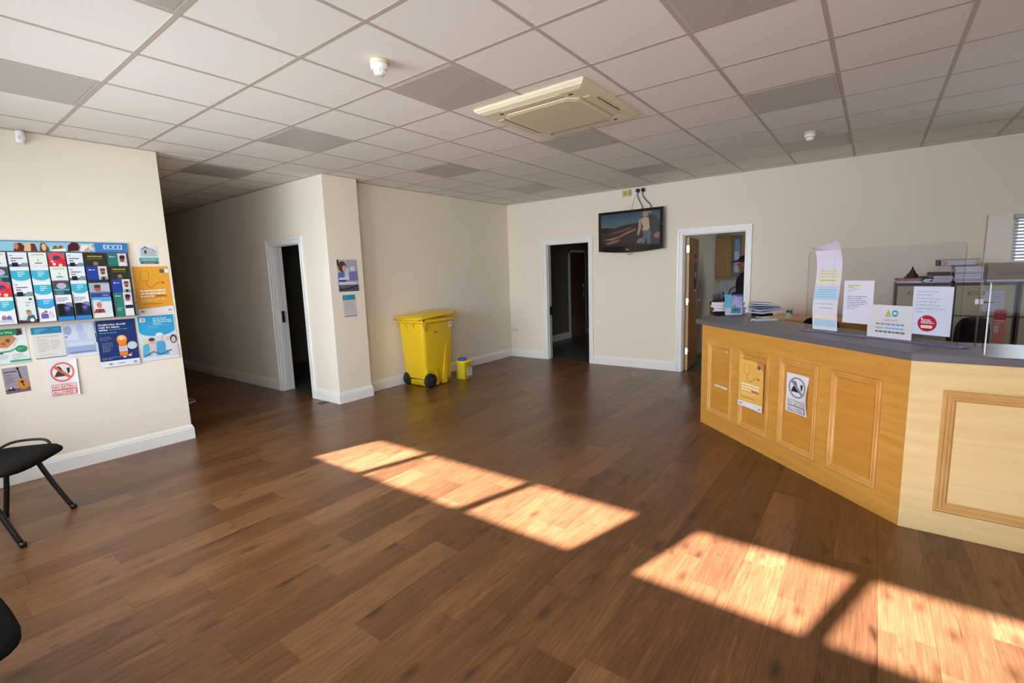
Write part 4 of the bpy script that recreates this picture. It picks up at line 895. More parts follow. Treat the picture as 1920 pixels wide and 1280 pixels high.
mb = MB().loft([rrect(3.455, 2.235, 4.09, 2.775, .06, .905), rrect(3.435, 2.215, 4.11, 2.795, .07, .925), rrect(3.435, 2.215, 4.11, 2.795, .07, .955), rrect(3.45, 2.23, 4.09, 2.78, .06, .962)]); mb.build('rim', YEL, wb)
mb = MB()
for yy in (2.235, 2.74): mb.prism([(3.44, .905), (3.52, .905), (3.475, .80)], yy, yy+.02, M=Matrix(((1, 0, 0, 0), (0, 0, 1, 0), (0, 1, 0, 0), (0, 0, 0, 1))))
for yy in (2.42, 2.57): mb.prism([(3.415, .90), (3.47, .90), (3.476, .78)], yy, yy+.02, M=Matrix(((1, 0, 0, 0), (0, 0, 1, 0), (0, 1, 0, 0), (0, 0, 0, 1))))
mb.build('gusset', YEL, wb)
MB().box(4.09, 2.25, .915, 4.17, 2.76, .955, bev=.01).build('front_lip', YEL, wb)
mb = MB().tube([(3.44, 2.27, .965), (3.375, 2.27, .975), (3.375, 2.74, .975), (3.44, 2.74, .965)], .016); mb.build('handle', YEL, wb)
# domed lid, lifted a little at the front edge
def lidring(r, inset, dz):
    pts = rrect(3.385+inset, 2.215+inset*.9, 4.135-inset, 2.795-inset*.9, r, 0)
    return [(x_, y_, .968+dz+(x_-3.385)*.062) for x_, y_, _ in pts]
mb = MB().loft([lidring(.06, 0, 0), lidring(.06, 0, .022), lidring(.06, .02, .036), lidring(.05, .10, .048), lidring(.05, .13, .056), lidring(.05, .2, .062)])
mb.build('lid', YEL, wb)
MB().lathe([(.014, -.004), (.014, .004)], (3.44, 2.212, .952), 10, axis='y').build('hinge_pin', BLACK, wb)
for yy, s_ in ((2.215, 1), (2.655, 1)):
    w_ = MB().lathe([(.06, 0), (.098, .006), (.1, .02), (.1, .05), (.095, .058), (.06, .062)], (3.535, yy, .1), 28, axis='y').build('wheel', mat('tyre_black', (22, 22, 24), .7), wb)
    MB().lathe([(.02, -.006), (.045, -.002), (.05, .004)], (3.535, yy, .1), 18, axis='y').build('hub', mat('hub_grey', (38, 38, 42), .5), w_)
MB().lathe([(.012, 0), (.012, .46)], (3.535, 2.25, .1), 10, axis='y').build('axle', CHROME, wb)
# wheel housings
MB().prism([(3.50, .21), (3.64, .21), (3.66, .10), (3.66, .012), (3.72, .012), (3.70, .26), (3.50, .26)], 2.262, 2.30, M=Matrix(((1, 0, 0, 0), (0, 0, 1, 0), (0, 1, 0, 0), (0, 0, 0, 1)))).build('wheel_housing', YEL, wb)
MB().prism([(3.89, .60), (3.92, .58), (3.88, .012), (3.80, .012)], 2.262, 2.29, M=Matrix(((1, 0, 0, 0), (0, 0, 1, 0), (0, 1, 0, 0), (0, 0, 0, 1)))).build('side_rib', YEL, wb)
page('sticker', None, None, (3.955, 2.2535, .82), (1, 0, 0), (0, -.03, 1), .07, .085, (226, 226, 230), [('e', .5, .5, .25, .25, (130, 140, 140))], parent=wb, part_label='white sticker')
page('brand_mark', None, None, (3.655, 2.251, .765), (1, 0, 0), (0, -.03, 1), .07, .02, (200, 160, 20), [('g', .05, .3, .95, 1, .9, (60, 50, 20))], parent=wb, part_label='small dark moulded lettering')
tb = thing('sharps_tub', 'small yellow sharps tub with a blue cap, on the floor beside the wheelie bin', 'tub', (4.26, 2.26, 0))
mb = MB().loft([rrect(4.155, 2.17, 4.335, 2.345, .03, .002), rrect(4.150, 2.165, 4.34, 2.35, .035, .25), rrect(4.142, 2.157, 4.348, 2.358, .035, .255), rrect(4.142, 2.157, 4.348, 2.358, .035, .272), rrect(4.16, 2.175, 4.33, 2.34, .03, .28)]); mb.build('body', YEL2, tb)
MB().lathe([(.065, .278), (.065, .30), (.058, .315)], (4.215, 2.255, 0), 24).build('cap', mat('blue_cap', (44, 84, 170), .4), tb)
page('label_front', None, None, (4.20, 2.163, .04), (1, 0, 0), (0, 0, 1), .12, .15, (206, 208, 206), [('r', 0, .86, 1, 1, (120, 160, 60)), ('r', 0, 0, .14, 1, (200, 210, 80)), ('r', 0, 0, 1, .1, (150, 130, 150)), ('ring', .55, .5, .22, .22, .3, (90, 96, 100)), ('g', .3, .74, .9, 1, .1, (110, 110, 110))], parent=tb, part_label='printed label')

# ------------------------------------------------------------------ reception counter
A = V((3.867, -1.336, 0)); Bc = V((2.441, -2.866, 0)); T = (Bc-A).normalized(); Nn = V((T.y, -T.x, 0))   # outward normal
LEN = (Bc-A).length
rc = thing('reception_counter', 'angled wooden reception counter with raised panels, orange oak front and pale right return', 'counter', (3.4, -2.4, 0))
def slab(pts, z0, z1): return MB().prism(pts, z0, z1)
def off(p, s, d): q = A+T*s+Nn*d; return (q.x, q.y)
slab([off(A, 0, 0), off(A, LEN, 0), off(A, LEN, -.022), off(A, 0, -.022)], 0.001, .995).build('front_panel', OAK1, rc, label='orange oak front panel')
YE = -4.6
slab([(2.441, -2.866), (2.441, YE), (2.463, YE), (2.463, -2.866)], 0.001, .995).build('side_panel', OAK2, rc, label='pale maple right panel')
slab([(3.866, -1.337), (4.70, -1.337), (4.70, -1.36), (3.89, -1.36)], 0.001, .995).build('end_panel', OAK1, rc)
slab([(4.68, -1.36), (4.70, -1.36), (4.70, -1.62), (4.68, -1.62)], 0.001, .995).build('end_panel', OAK1, rc)
def frame_mould(P0, Tv, Nv, s0, s1, z0, z1, prof, m):
    """mitred picture-frame moulding; prof = (inset from the outer edge, height off the panel)"""
    mb = MB(); rings = []
    for sx, sz in ((0, 0), (1, 0), (1, 1), (0, 1), (0, 0)):
        ring = []
        for i_, h_ in prof:
            s_ = (s0+i_) if not sx else (s1-i_); z_ = (z0+i_) if not sz else (z1-i_)
            q = P0+Tv*s_+Nv*h_; ring.append((q.x, q.y, z_))
        rings.append(ring)
    mb.loft(rings, cap=False, close=False)
    for f in mb.bm.faces: f.smooth = False
    return mb.build('moulding', m, rc)
PF = [(0, 0), (.001, .012), (.008, .016), (.014, .015), (.020, .010), (.026, .009), (.030, .013), (.036, .010), (.044, .004), (.048, 0)]
PF2 = [(0, 0), (.001, .014), (.010, .020), (.018, .018), (.022, .012), (.028, .012), (.034, .017), (.042, .012), (.048, .012), (.054, .006), (.058, 0)]
for s0_, s1_ in ((.120, .500), (.598, .980), (1.082, 1.460), (1.563, 1.935)):
    frame_mould(A, T, Nn, s0_, s1_, .150, .842, PF, MLD1)
T2 = V((0, -1, 0)); N2 = V((-1, 0, 0))
frame_mould(V((2.441, -2.866, 0)), T2, N2, .145, 1.55, .142, .842, PF2, MLD2)
for s0_, s1_ in ((.120, .500), (.598, .980), (1.082, 1.460), (1.563, 1.935)):
    q0 = off(A, s0_+.048, .0012); q1 = off(A, s1_-.048, .0012); r0 = off(A, s0_+.048, 0.0001); r1 = off(A, s1_-.048, .0001)
    slab([q0, q1, r1, r0], .198, .794).build('inset_panel', wood('orange_oak_inset', (200, 136, 54), (212, 150, 66), scale=(2, 2, 20)), rc)
slab([(2.4398, -3.069), (2.4398, -4.358), (2.4409, -4.358), (2.4409, -3.069)], .2, .784).build('inset_panel', OAK2, rc)
# desk shelf inside the counter
slab([off(A, .1, -.03), off(A, LEN-.1, -.03), (3.20, -3.3), (4.4, -2.0)], .72, .745).build('desk_shelf', OAK1, rc)
# worktop
OVH = .018
wtp = [off(A, -.035, OVH), (3.905+.0, -1.262), (4.78, -1.262), (4.78, -1.66), (4.30, -1.70), (2.98, -3.085), (2.98, YE), (2.423, YE), off(A, LEN+.013, OVH)]
wtp = [wtp[0]]+wtp[2:]
wtp[0] = (3.900, -1.262)
mb = MB().prism(wtp, .996, 1.040)
es = [e for e in mb.bm.edges if abs(e.verts[0].co.z-e.verts[1].co.z) < 1e-6]
bmesh.ops.bevel(mb.bm, geom=es, offset=.006, segments=2, affect='EDGES')
o = mb.build('counter_top', GREYTOP, rc, label='dark grey laminate top')
mb = MB(); q0, q1 = off(A, LEN+.013, OVH+.0005), (2.98, -3.085)
d_ = (V((q1[0], q1[1], 0))-V((q0[0], q0[1], 0))).normalized(); nn_ = V((-d_.y, d_.x, 0))*.0012
mb.prism([(q0[0]-nn_.x, q0[1]-nn_.y), (q1[0]-nn_.x, q1[1]-nn_.y), (q1[0]+nn_.x, q1[1]+nn_.y), (q0[0]+nn_.x, q0[1]+nn_.y)], 1.0385, 1.0406); mb.build('joint_strip', mat('joint_dark', (60, 60, 66), .4), rc)
# notices taped on the counter front
def cpage(name, label, s0, s1, z0, z1, bgc, el, d=.002, **k):
    q = A+T*s0+Nn*d
    return page(name, label, k.pop('cat', 'poster'), (q.x, q.y, z0), T, UZ, s1-s0, z1-z0, bgc, el, **k)
bgc, el = orange(True)
cpage('orange_poster', 'paler orange stethoscope poster with a torn corner, taped across the second counter panel', .618, .925, .352, .762, bgc, el+[('p', [(.74, 1.0), (1.0, .84), (1.0, 1.0)], (206, 140, 72)), ('l', [(.72, 1.0), (1.0, .85)], .02, (196, 90, 50))], d=.0195, bend=lambda x, y: -.012*max(0, .5-abs(x-.5))*1.2)
bgc, el = noeat((142, 142, 154), (46, 44, 52), (128, 128, 142))
cpage('no_eating_sign', 'white NO EATING ALLOWED sign with a grey prohibition ring, curling off the third counter panel', 1.160, 1.374, .448, .745, bgc, el, cat='sign', d=.003, bend=lambda x, y: .02*max(0, x-.6)**2*6*math.sin(PI*min(1, y*1.1)))
cpage('tape_residue', 'strip of torn white tape left on the leftmost counter panel', .235, .425, .428, .446, (222, 216, 206), [], cat='tape')
cpage('tape_residue', 'tiny tab of torn white tape near the top of the leftmost counter panel', .385, .42, .775, .785, (222, 216, 206), [], cat='tape')

# ------------------------------------------------------------------ acrylic screens and the notices on them
S0 = V((3.304, -2.264, 0)); ts = V((-.57533, -.81792, 0)); ns = V((-.81792, .57533, 0))
def sp_(s, d, z=0): q = S0+ts*s+ns*d; return (q.x, q.y, z) if z is not None else (q.x, q.y)
def vertical_sheet(mb, P0, tv, nv, outline, th, mi=0):
    a = [mb.bm.verts.new(tuple(V(P0)+tv*s+V((0, 0, z))+nv*(-th/2))) for s, z in outline]; b = [mb.bm.verts.new(tuple(V(P0)+tv*s+V((0, 0, z))+nv*(th/2))) for s, z in outline]
    n = len(outline); fs = [mb.bm.faces.new(a[::-1]), mb.bm.faces.new(b)]
    for f in fs: f.material_index = mi
    for i in range(n):
        f = mb.bm.faces.new((a[i], a[(i+1) % n], b[(i+1) % n], b[i])); f.material_index = 1
def rounded(s0, s1, z0, z1, r, n=5):
    pts = [(s0, z0), (s1, z0)]
    pts += [(s1-r+r*math.cos(k*PI/2/n), z1-r+r*math.sin(k*PI/2/n)) for k in range(n+1)]
    pts += [(s0+r-r*math.sin(k*PI/2/n), z1-r+r*math.cos(k*PI/2/n)) for k in range(n+1)]
    return pts
sc = thing('acrylic_screen', 'low clear acrylic screen with taped notices along the angled counter', 'screen', (3.0, -2.69, 1.04))
mb = MB(); vertical_sheet(mb, S0, ts, ns, rounded(0, 1.0, 1.048, 1.65, .04), .005); mb.build('sheet', [ACRYL, ACEDGE2], sc, fix=True)
mb = MB(); mb.prism([sp_(-.02, -.03)[:2], sp_(1.04, -.03)[:2], sp_(1.04, .028)[:2], sp_(-.02, .028)[:2]], 1.0405, 1.047); mb.build('foot', ACEDGE, sc)
for s in (.25, .75):
    mb = MB(); mb.prism([sp_(s-.002, -.10)[:2], sp_(s+.002, -.10)[:2], sp_(s+.002, -.003)[:2], sp_(s-.002, -.003)[:2]], 1.0475, 1.13); mb.build('support_fin', ACRYL, sc)
s2 = thing('acrylic_screen', 'tall clear acrylic screen at the right end of the counter, before the filing cabinets', 'screen', (2.75, -3.2, 1.04))
P2 = V((2.80, -3.165, 0)); t2 = V((-.10, -1, 0)).normalized(); n2 = V((-1, .10, 0)).normalized()
mb = MB(); vertical_sheet(mb, P2, t2, n2, [(0, 1.041), (1.0, 1.041), (1.0, 1.79), (0, 1.79)], .008); mb.build('sheet', [ACRYL, ACEDGE2], s2)
q = P2+t2*.03
mb = MB(); vertical_sheet(mb, (q.x, q.y, 0), n2, t2, [(.005, 1.041), (.30, 1.041), (.255, 1.42), (.21, 1.425)], .006)
mb.build('support_fin', [ACRYL, ACEDGE2], s2)
mb = MB(); a_ = P2+n2*.006; mb.box(a_.x-.004, a_.y-.002, 1.041, a_.x+.004, a_.y+.006, 1.788); mb.build('edge_strip', clear('polished_edge', (226, 214, 220), .2, .5, .1), s2)
def spage(name, label, s0, s1, z0, z1, bgc, el, d=.004, cat='notice', **k):
    return page(name, label, cat, sp_(s0, d, z0), ts, UZ, s1-s0, z1-z0, bgc, el, **k)
YS, BS = (224, 224, 200), (180, 212, 234)
LS = (222, 218, 236)
spage('rota_strip', 'long colour-banded paper strip hanging down the left of the low screen', .078, .275, 1.062, 1.645, LS,
  [('r', 0, .0, 1, .04, (226, 226, 238)), ('r', .06, .05, .94, .135, BS), ('r', .1, .145, .94, .19, (236, 226, 208)), ('r', 0, .20, 1, .36, (222, 220, 234)), ('g', .15, .33, .8, 1, .02, (160, 150, 170)), ('g', .3, .28, .8, 1, .02, (120, 120, 130)), ('r', .02, .385, .97, .51, (176, 213, 236)), ('r', .02, .53, .97, .555, BS), ('r', .02, .575, .97, .62, (228, 226, 190)),
   ('r', .1, .64, .95, .77, YS), ('g', .2, .625, .8, 1, .015, (110, 110, 110)), ('g', .2, .51, .9, 1, .015, (100, 130, 150)), ('r', 0, .80, 1, .9, (220, 220, 240)), ('l', [(.30, .05), (.29, .93)], .01, (196, 190, 206)), ('l', [(.72, .05), (.74, .93)], .01, (190, 186, 204))]
  + [('g', .15, .74-k*.035, .85, 1, .012, (170, 170, 150)) for k in range(3)]+[('g', .12, .48-k*.03, .9, 1, .012, (120, 160, 190)) for k in range(3)],
  bend=lambda x, y: .014+.012*math.sin(y*6)+.03*max(0, y-.88)*5, gridn=14)
rs = bpy.data.objects['rota_strip']
bm = bmesh.new()
# curled top flap
n_ = 10; F = []
for j in range(5):
    rowv = []
    for i in range(n_+1):
        x = i/n_; s_ = .078-.05*(j/4)+(.197+.055*(j/4))*x; zz = 1.645+.042*(j/4)-.018*(j/4)*math.sin(x*PI*1.6); q = V(sp_(s_, .030+.03*(j/4)+.010*math.sin(x*7)*(j/4), zz)); rowv.append(bm.verts.new(q-rs.location))
    F.append(rowv)
for j in range(4):
    for i in range(n_): bm.faces.new((F[j][i], F[j][i+1], F[j+1][i+1], F[j+1][i]))
me = bpy.data.meshes.new('curled_flap'); bm.to_mesh(me); bm.free(); me.materials.append(pm((210, 198, 220))); cf = bpy.data.objects.new('curled_flap', me); col.objects.link(cf); cf.parent = rs
LB = (222, 222, 240)
spage('typed_notice', 'white portrait notice with yellow-highlighted heading, beside the long colour strip', .297, .505, 1.130, 1.427, LB,
  [('r', .14, .84, .68, .90, (226, 226, 200)), ('g', .14, .875, .68, 2, .04, (150, 150, 120)), ('g', .14, .79, .7, 2, .04, (180, 178, 196)), ('g', .14, .62, .82, 6, .045, (150, 148, 168)), ('g', .14, .34, .4, 1, .045, (150, 148, 168))], d=.004)
spage('face_covering_notice', 'landscape notice with a yellow warning triangle and blue mask symbol, overlapping its neighbours', .480, .757, 1.052, 1.268, (222, 220, 228),
  [('p', [(.40, .66), (.535, .66), (.468, .86)], (110, 104, 80)), ('p', [(.418, .675), (.518, .675), (.468, .83)], (226, 214, 110)), ('r', .462, .70, .474, .79, (120, 112, 60)), ('e', .62, .76, .068, .10, (70, 152, 192)), ('e', .62, .76, .045, .05, (214, 232, 240)), ('r', .585, .72, .655, .74, (120, 170, 200)),
   ('t', 'PLEASE NOTE', .36, .52, .055, (140, 136, 146), False, .32), ('g', .2, .40, .86, 1, .12, (150, 146, 156)), ('g', .2, .28, .38, 1, .12, (150, 146, 156)), ('r', .41, .26, .86, .35, (206, 222, 240)), ('g', .42, .285, .85, 1, .1, (120, 176, 220)), ('g', .2, .165, .86, 1, .12, (110, 104, 110))], d=.0075)
spage('zero_tolerance_notice', 'white zero tolerance policy notice with a crimson round stamp, rightmost on the low screen', .747, .960, 1.098, 1.392, (216, 222, 242),
  [('t', 'PLEASE NOTE WE', .1, .88, .03, (130, 134, 156), False, .54), ('t', 'HAVE A ZERO', .1, .81, .03, (130, 134, 156), False, .42), ('t', 'TOLERANCE POLICY', .1, .74, .03, (130, 134, 156), False, .64), ('t', 'FOR ANY ABUSE', .1, .67, .03, (130, 134, 156), False, .50), ('t', 'INTIMIDATION OR', .1, .60, .03, (130, 134, 156), False, .60), ('t', 'HARASSMENT OF OUR', .1, .53, .03, (130, 134, 156), False, .74), ('t', 'STAFF', .1, .46, .03, (130, 134, 156), False, .18),
   ('e', .42, .24, .245, .17, (186, 28, 66)), ('e', .28, .34, .025, .018, (240, 220, 226)), ('g', .27, .30, .5, 1, .04, (240, 226, 232), .6), ('g', .27, .268, .56, 1, .04, (240, 226, 232), .6), ('g', .27, .236, .6, 1, .04, (240, 226, 232), .6), ('p', [(.28, .2), (.26, .17), (.29, .14), (.54, .14), (.57, .17), (.55, .2)], (240, 232, 226)), ('g', .31, .16, .52, 1, .04, (220, 170, 172))], d=.004)
# small paper taped on the acrylic, right sheet: reflected red poster reads as a real notice behind
t = page('cabinet_note', 'small white paper taped to the tall screen beside its fin', 'notice', tuple(P2+t2*(-.02)+n2*.006+V((0, 0, 1.29))), t2, UZ, .035, .03, (214, 216, 224), [], thick=.001)

# ------------------------------------------------------------------ things on the counter
vr = V((.604, -.797, 0)); vf = V((.797, .604, 0)); ZC = 1.0403
def frame_at(c, rot=0):
    a = math.atan2(vr.y, vr.x)+rot; return Matrix.Translation(c) @ Matrix.Rotation(a, 4, 'Z')
def sheet_stack(name, label, c, rot, w_, d_, n, th, m1, cat='papers', jit=.012, pname='paper'):
    t = thing(name, label, cat, c)
    rg = random.Random(n*7+int(w_*100))
    for k in range(n):
        M = Matrix.Rotation(rot+rg.uniform(-.1, .1)*(k > 0), 4, 'Z') @ Matrix.Translation((rg.uniform(-jit, jit), rg.uniform(-jit, jit), 0))
        MB().box(-w_/2, -d_/2, k*th, w_/2, d_/2, k*th+th*.93, M=M).build(pname, m1[k % len(m1)], t, world=False)
    return t
PW1 = mat('paper_white_a', (232, 232, 240), .7); PW2 = mat('paper_white_b', (214, 210, 226), .7); PW3 = mat('paper_lilac', (204, 198, 224), .7); PW4 = mat('paper_blue', (170, 186, 220), .7)
ra = math.atan2(vr.y, vr.x)
sheet_stack('paper_stack', 'uneven white paper pile behind the black case, left end of the counter', (4.62, -1.40, ZC), ra+.15, .27, .20, 7, .018, [PW1, PW2, PW1, PW3], jit=.014)
# brochure in a clear stand
bs = thing('brochure_stand', 'clear stand holding a blue brochure with a cyan spine, left end of the counter', 'brochure', (4.40, -1.50, ZC))
MB().box(-.095, -.02, 0, .095, .055, .004, M=Matrix.Rotation(ra, 4, 'Z')).box(-.10, -.022, .004, .10, -.019, .085, M=Matrix.Rotation(ra, 4, 'Z')).build('stand', ACRYL, bs, world=False)
c0 = V((4.40, -1.50, ZC+.006))-vr*.093-vf*.014
page('brochure', None, None, tuple(c0), vr, V((0, 0, 1))+vf*.12, .186, .215, (150, 160, 206),
     [('r', 0, .36, .36, 1, (104, 190, 216)), ('r', 0, 0, .36, .36, (226, 224, 238)), ('r', .36, .3, 1, 1, (158, 162, 214)), ('p', [(.4, .3), (.5, .75), (.6, .95), (.9, .6), (1, .3)], (186, 176, 222)), ('r', .7, .9, 1, 1, (50, 76, 150)), ('r', .36, .94, 1, 1, (70, 100, 170)), ('e', .55, .42, .08, .08, (150, 160, 90)), ('p', [(.32, .1), (.38, .36), (.95, .34), (.84, .08)], (88, 156, 196)), ('e', .6, .26, .14, .06, (66, 130, 140)), ('r', .3, 0, .9, .08, (216, 222, 240)), ('r', .9, .05, .96, .4, (226, 228, 244))], parent=bs, thick=.004)
# magazines fanned at the right of the stand
for k, (w_, m_, l_) in enumerate(((.24, PW3, 'lilac magazine, lowest of the fanned pile on the counter'), (.23, PW4, 'blue-grey magazine in the fanned pile, second from the bottom'), (.23, mat('mag_olive', (130, 132, 112), .5), 'olive magazine in the middle of the fanned pile'), (.22, PW4, 'pale blue magazine near the top of the fanned pile'), (.21, PW2, 'white magazine on top of the fanned pile'))):
    t = MB().box(-w_/2, -.10, 0, w_/2, .10, .012, M=Matrix.Rotation(-.12+.05*k, 4, 'Y')).build('magazine', m_); tag(t, l_, 'magazine', 'fanned magazines on the counter')
    t.location = (4.44+.012*k, -1.80+.012*k, ZC+.046+.019*k); t.rotation_euler = (0, 0, ra+.25-.13*k)
t = thing('magazine_rest', 'dark wedge holder under the fanned magazines', 'holder', (4.42, -1.78, ZC)); MB().box(-.09, -.06, 0, .07, .06, .03, M=Matrix.Rotation(ra+.2, 4, 'Z'), bev=.004).build('wedge', BLACK, t, world=False)
MB().box(-.09, .05, .0, .05, .058, .06, M=Matrix.Rotation(ra+.2, 4, 'Z')).build('back_plate', BLACK, t, world=False)
t = thing('black_case', 'flat black zipped case at the front left end of the counter', 'case', (4.425, -1.372, ZC)); MB().box(-.085, -.035, 0, .085, .035, .036, M=Matrix.Rotation(ra+.05, 4, 'Z'), bev=.012).build('case', FAB, t, world=False)
MB().box(-.086, -.036, .017, .086, -.0345, .020, M=Matrix.Rotation(ra+.05, 4, 'Z')).build('zip', mat('zip_grey', (70, 74, 84), .4), t, world=False)
t = thing('yellow_duster', 'crumpled mustard yellow duster behind the black case', 'cloth', (4.70, -1.285, ZC+.0))
mb = MB(); rg = random.Random(5); N_ = 9
vv = [[mb.bm.verts.new(((i-4)*.018, (j-4)*.013, .022+.022*math.sin(i*1.3+j*.7)+.014*rg.random())) for i in range(N_)] for j in range(N_)]
for j in range(N_-1):
    for i in range(N_-1): f = mb.bm.faces.new((vv[j][i], vv[j][i+1], vv[j+1][i+1], vv[j+1][i])); f.smooth = True
bmesh.ops.solidify(mb.bm, geom=mb.bm.faces[:], thickness=.004)
mb.build('cloth', mat('mustard', (176, 146, 30), .8), t, world=False)
t = thing('brown_pouch', 'small brown leather pouch at the far left end of the counter', 'pouch', (4.72, -1.275, ZC)); mb = MB(); ellips(mb, (-.09, .02, .03), (.055, .045, .03)); mb.build('pouch', mat('brown_leather', (92, 66, 48), .6), t, world=False)
MB().tube(smoothpath([(-.13, .0, .05), (-.09, -.01, .066), (-.05, .02, .05)]), .004).build('strap', mat('brown_strap', (60, 42, 32), .6), t, world=False)
t = thing('paper_tray', 'low clear tray of white papers on the counter, right of the magazines', 'tray', (3.98, -1.86, ZC))
MB().box(-.10, -.05, 0, .10, .06, .005, M=Matrix.Rotation(ra, 4, 'Z')).box(-.10, -.052, .0, .10, -.049, .018, M=Matrix.Rotation(ra, 4, 'Z')).build('tray', mat('tray_clear', (196, 196, 204), .3), t, world=False)
MB().box(-.09, -.045, .0055, .09, .055, .014, M=Matrix.Rotation(ra, 4, 'Z')).build('papers', PW2, t, world=False)
MB().box(-.115, -.01, .0, -.107, .0, .05, M=Matrix.Rotation(ra, 4, 'Z') @ Matrix.Rotation(-.4, 4, 'Y')).build('pen', PW1, t, world=False).location.z = .006

# ------------------------------------------------------------------ behind the counter
ds = thing('low_desk', 'low orange wooden desk against the back wall behind the counter', 'desk', (5.7, -1.85, 0))
MB().box(5.28, -2.75, .885, 6.12, -1.66, .918, bev=.003).build('top', OAK1, ds)
MB().box(5.33, -2.70, .001, 5.36, -1.70, .885).build('modesty_panel', OAK1, ds)
MB().box(5.33, -1.70, .001, 6.10, -1.67, .885).build('side', OAK1, ds); MB().box(5.33, -2.74, .001, 6.10, -2.71, .885).build('side', OAK1, ds)
sb_ = thing('spray_bottle', 'white trigger spray bottle with a green collar, behind the counter left of the colour strip', 'bottle', (5.42, -1.88, .919))
GW = mat('spray_white', (236, 238, 238), .35)
MB().lathe([(.034, 0), (.036, .01), (.034, .04), (.016, .065), (.014, .075)], (0, 0, 0), 16).build('bottle', GW, sb_, world=False)
MB().lathe([(.02, .075), (.02, .10)], (0, 0, 0), 14).build('collar', mat('green_collar', (40, 120, 90), .4), sb_, world=False)
Mz = Matrix.Rotation(ra, 4, 'Z')
MB().box(-.055, -.018, .10, .045, .018, .140, M=Mz, bev=.010).box(.043, -.010, .112, .072, .010, .130, M=Mz).build('spray_head', GW, sb_, world=False)
MB().box(.034, -.008, .06, .046, .008, .108, M=Mz).build('trigger', mat('green_collar', (40, 120, 90), .4), sb_, world=False)
def office_chair(label, c, rot, wdt, ztop):
    t = thing('office_chair', label, 'chair', (c[0], c[1], 0), rot, 'office chairs behind the counter')
    # local: +y = back of the chair
    def sup(a, w_, d_): return [(w_*math.copysign(abs(math.cos(b))**.5, math.cos(b)), d_*math.copysign(abs(math.sin(b))**.5, math.sin(b))) for b in [2*PI*k/20 for k in range(20)]]
    mb = MB().loft([[(x, y, z) for x, y in sup(0, .23*k, .23*k)] for k, z in ((.9, .44), (1, .46), (1, .50), (.92, .52))]); mb.build('seat', FAB, t, world=False)
    zc_ = ztop-.24
    mb = MB().loft([[(x, .23+d, zc_+z) for x, z in sup(0, wdt/2*k, .24*k)] for k, d in ((.9, 0), (1, .02), (1, .05), (.9, .07))]); mb.build('backrest', FAB, t, world=False)
    MB().tube([(0, .1, .43), (0, .30, .44), (0, .31, zc_)], .02).build('back_bar', BLACKM, t, world=False)
    MB().lathe([(.03, .09), (.03, .30), (.02, .30), (.02, .44)], (0, 0, 0), 12).build('gas_column', BLACKM, t, world=False)
    for k in range(5):
        a = k*2*PI/5; MB().tube([(0, 0, .10), (.28*math.cos(a), .28*math.sin(a), .065)], [.022, .014]).build('leg', BLACK, t, world=False)
        MB().lathe([(.02, -.012), (.027, -.01), (.027, .01), (.02, .012)], (.28*math.cos(a), .28*math.sin(a), .028), 10, axis='y').build('castor', BLACK, t, world=False)
    return t
office_chair('black office chair behind the zero tolerance notice, before the filing cabinets', (4.55, -3.12), ra+.35+PI, .40, 1.075)
office_chair('black office chair mostly hidden behind the long colour strip', (4.62, -2.12), ra+PI, .36, 1.045)

CF = mat('cabinet_cream', (170, 164, 138), .45); CB = mat('cabinet_brown', (70, 54, 50), .45)
def cabinet(y0, label):
    t = thing('filing_cabinet', label, 'cabinet', (5.87, y0-.235, 0), group='filing cabinets along the back wall')
    w_ = .455
    MB().box(5.58, y0-w_, .0, 6.17, y0, 1.315).build('carcass', CB, t)
    for k in range(4):
        z1 = 1.285-k*.312; d_ = MB().box(5.562, y0-w_+.018, z1-.300, 5.5795, y0-.018, z1, bev=.003).build('drawer', CF, t)
        yc = y0-w_/2-.0; mb = MB()
        mb.box(5.556, yc-.0, z1-.09, 5.562, yc+.12, z1-.062).build('label_holder', CB, d_)
        MB().box(5.5545, yc+.008, z1-.085, 5.5562, yc+.112, z1-.067).build('label_card', mat('card_tan', (176, 168, 140), .6), d_)
        MB().tube([(5.562, yc-.06, z1-.165), (5.545, yc-.055, z1-.165), (5.545, yc+.055, z1-.165), (5.562, yc+.06, z1-.165)], .006).build('handle', CB, d_)
    return t
cabinet(-2.857, 'cream-fronted brown filing cabinet, first behind the notices, beneath the dark ornament')
c2 = cabinet(-3.322, 'cream-fronted brown filing cabinet in the middle, under the tall purple-white paper stack')
cabinet(-3.79, 'cream-fronted brown filing cabinet cut off by the right edge of the photo')
page('taped_form', None, None, (5.5605, -3.545, 1.03), (0, -1, 0), UZ, .145, .20, (186, 192, 212), [('r', 0, 0, .35, 1, (196, 204, 216)), ('g', .4, .8, .9, 5, .12, (150, 150, 180))], parent=None)
o = bpy.data.objects['taped_form']; tag(o, 'pale printed form taped on the middle filing cabinet', 'paper')
page('red_leaflet', 'salmon red leaflet taped low on the middle filing cabinet', 'paper', (5.5595, -3.63, .72), (0, -1, 0), UZ, .085, .33, (204, 128, 118), [('r', 0, .7, 1, 1, (176, 66, 66)), ('r', .1, .3, .5, .5, (196, 196, 190)), ('g', .1, .65, .9, 3, .08, (226, 190, 180))])
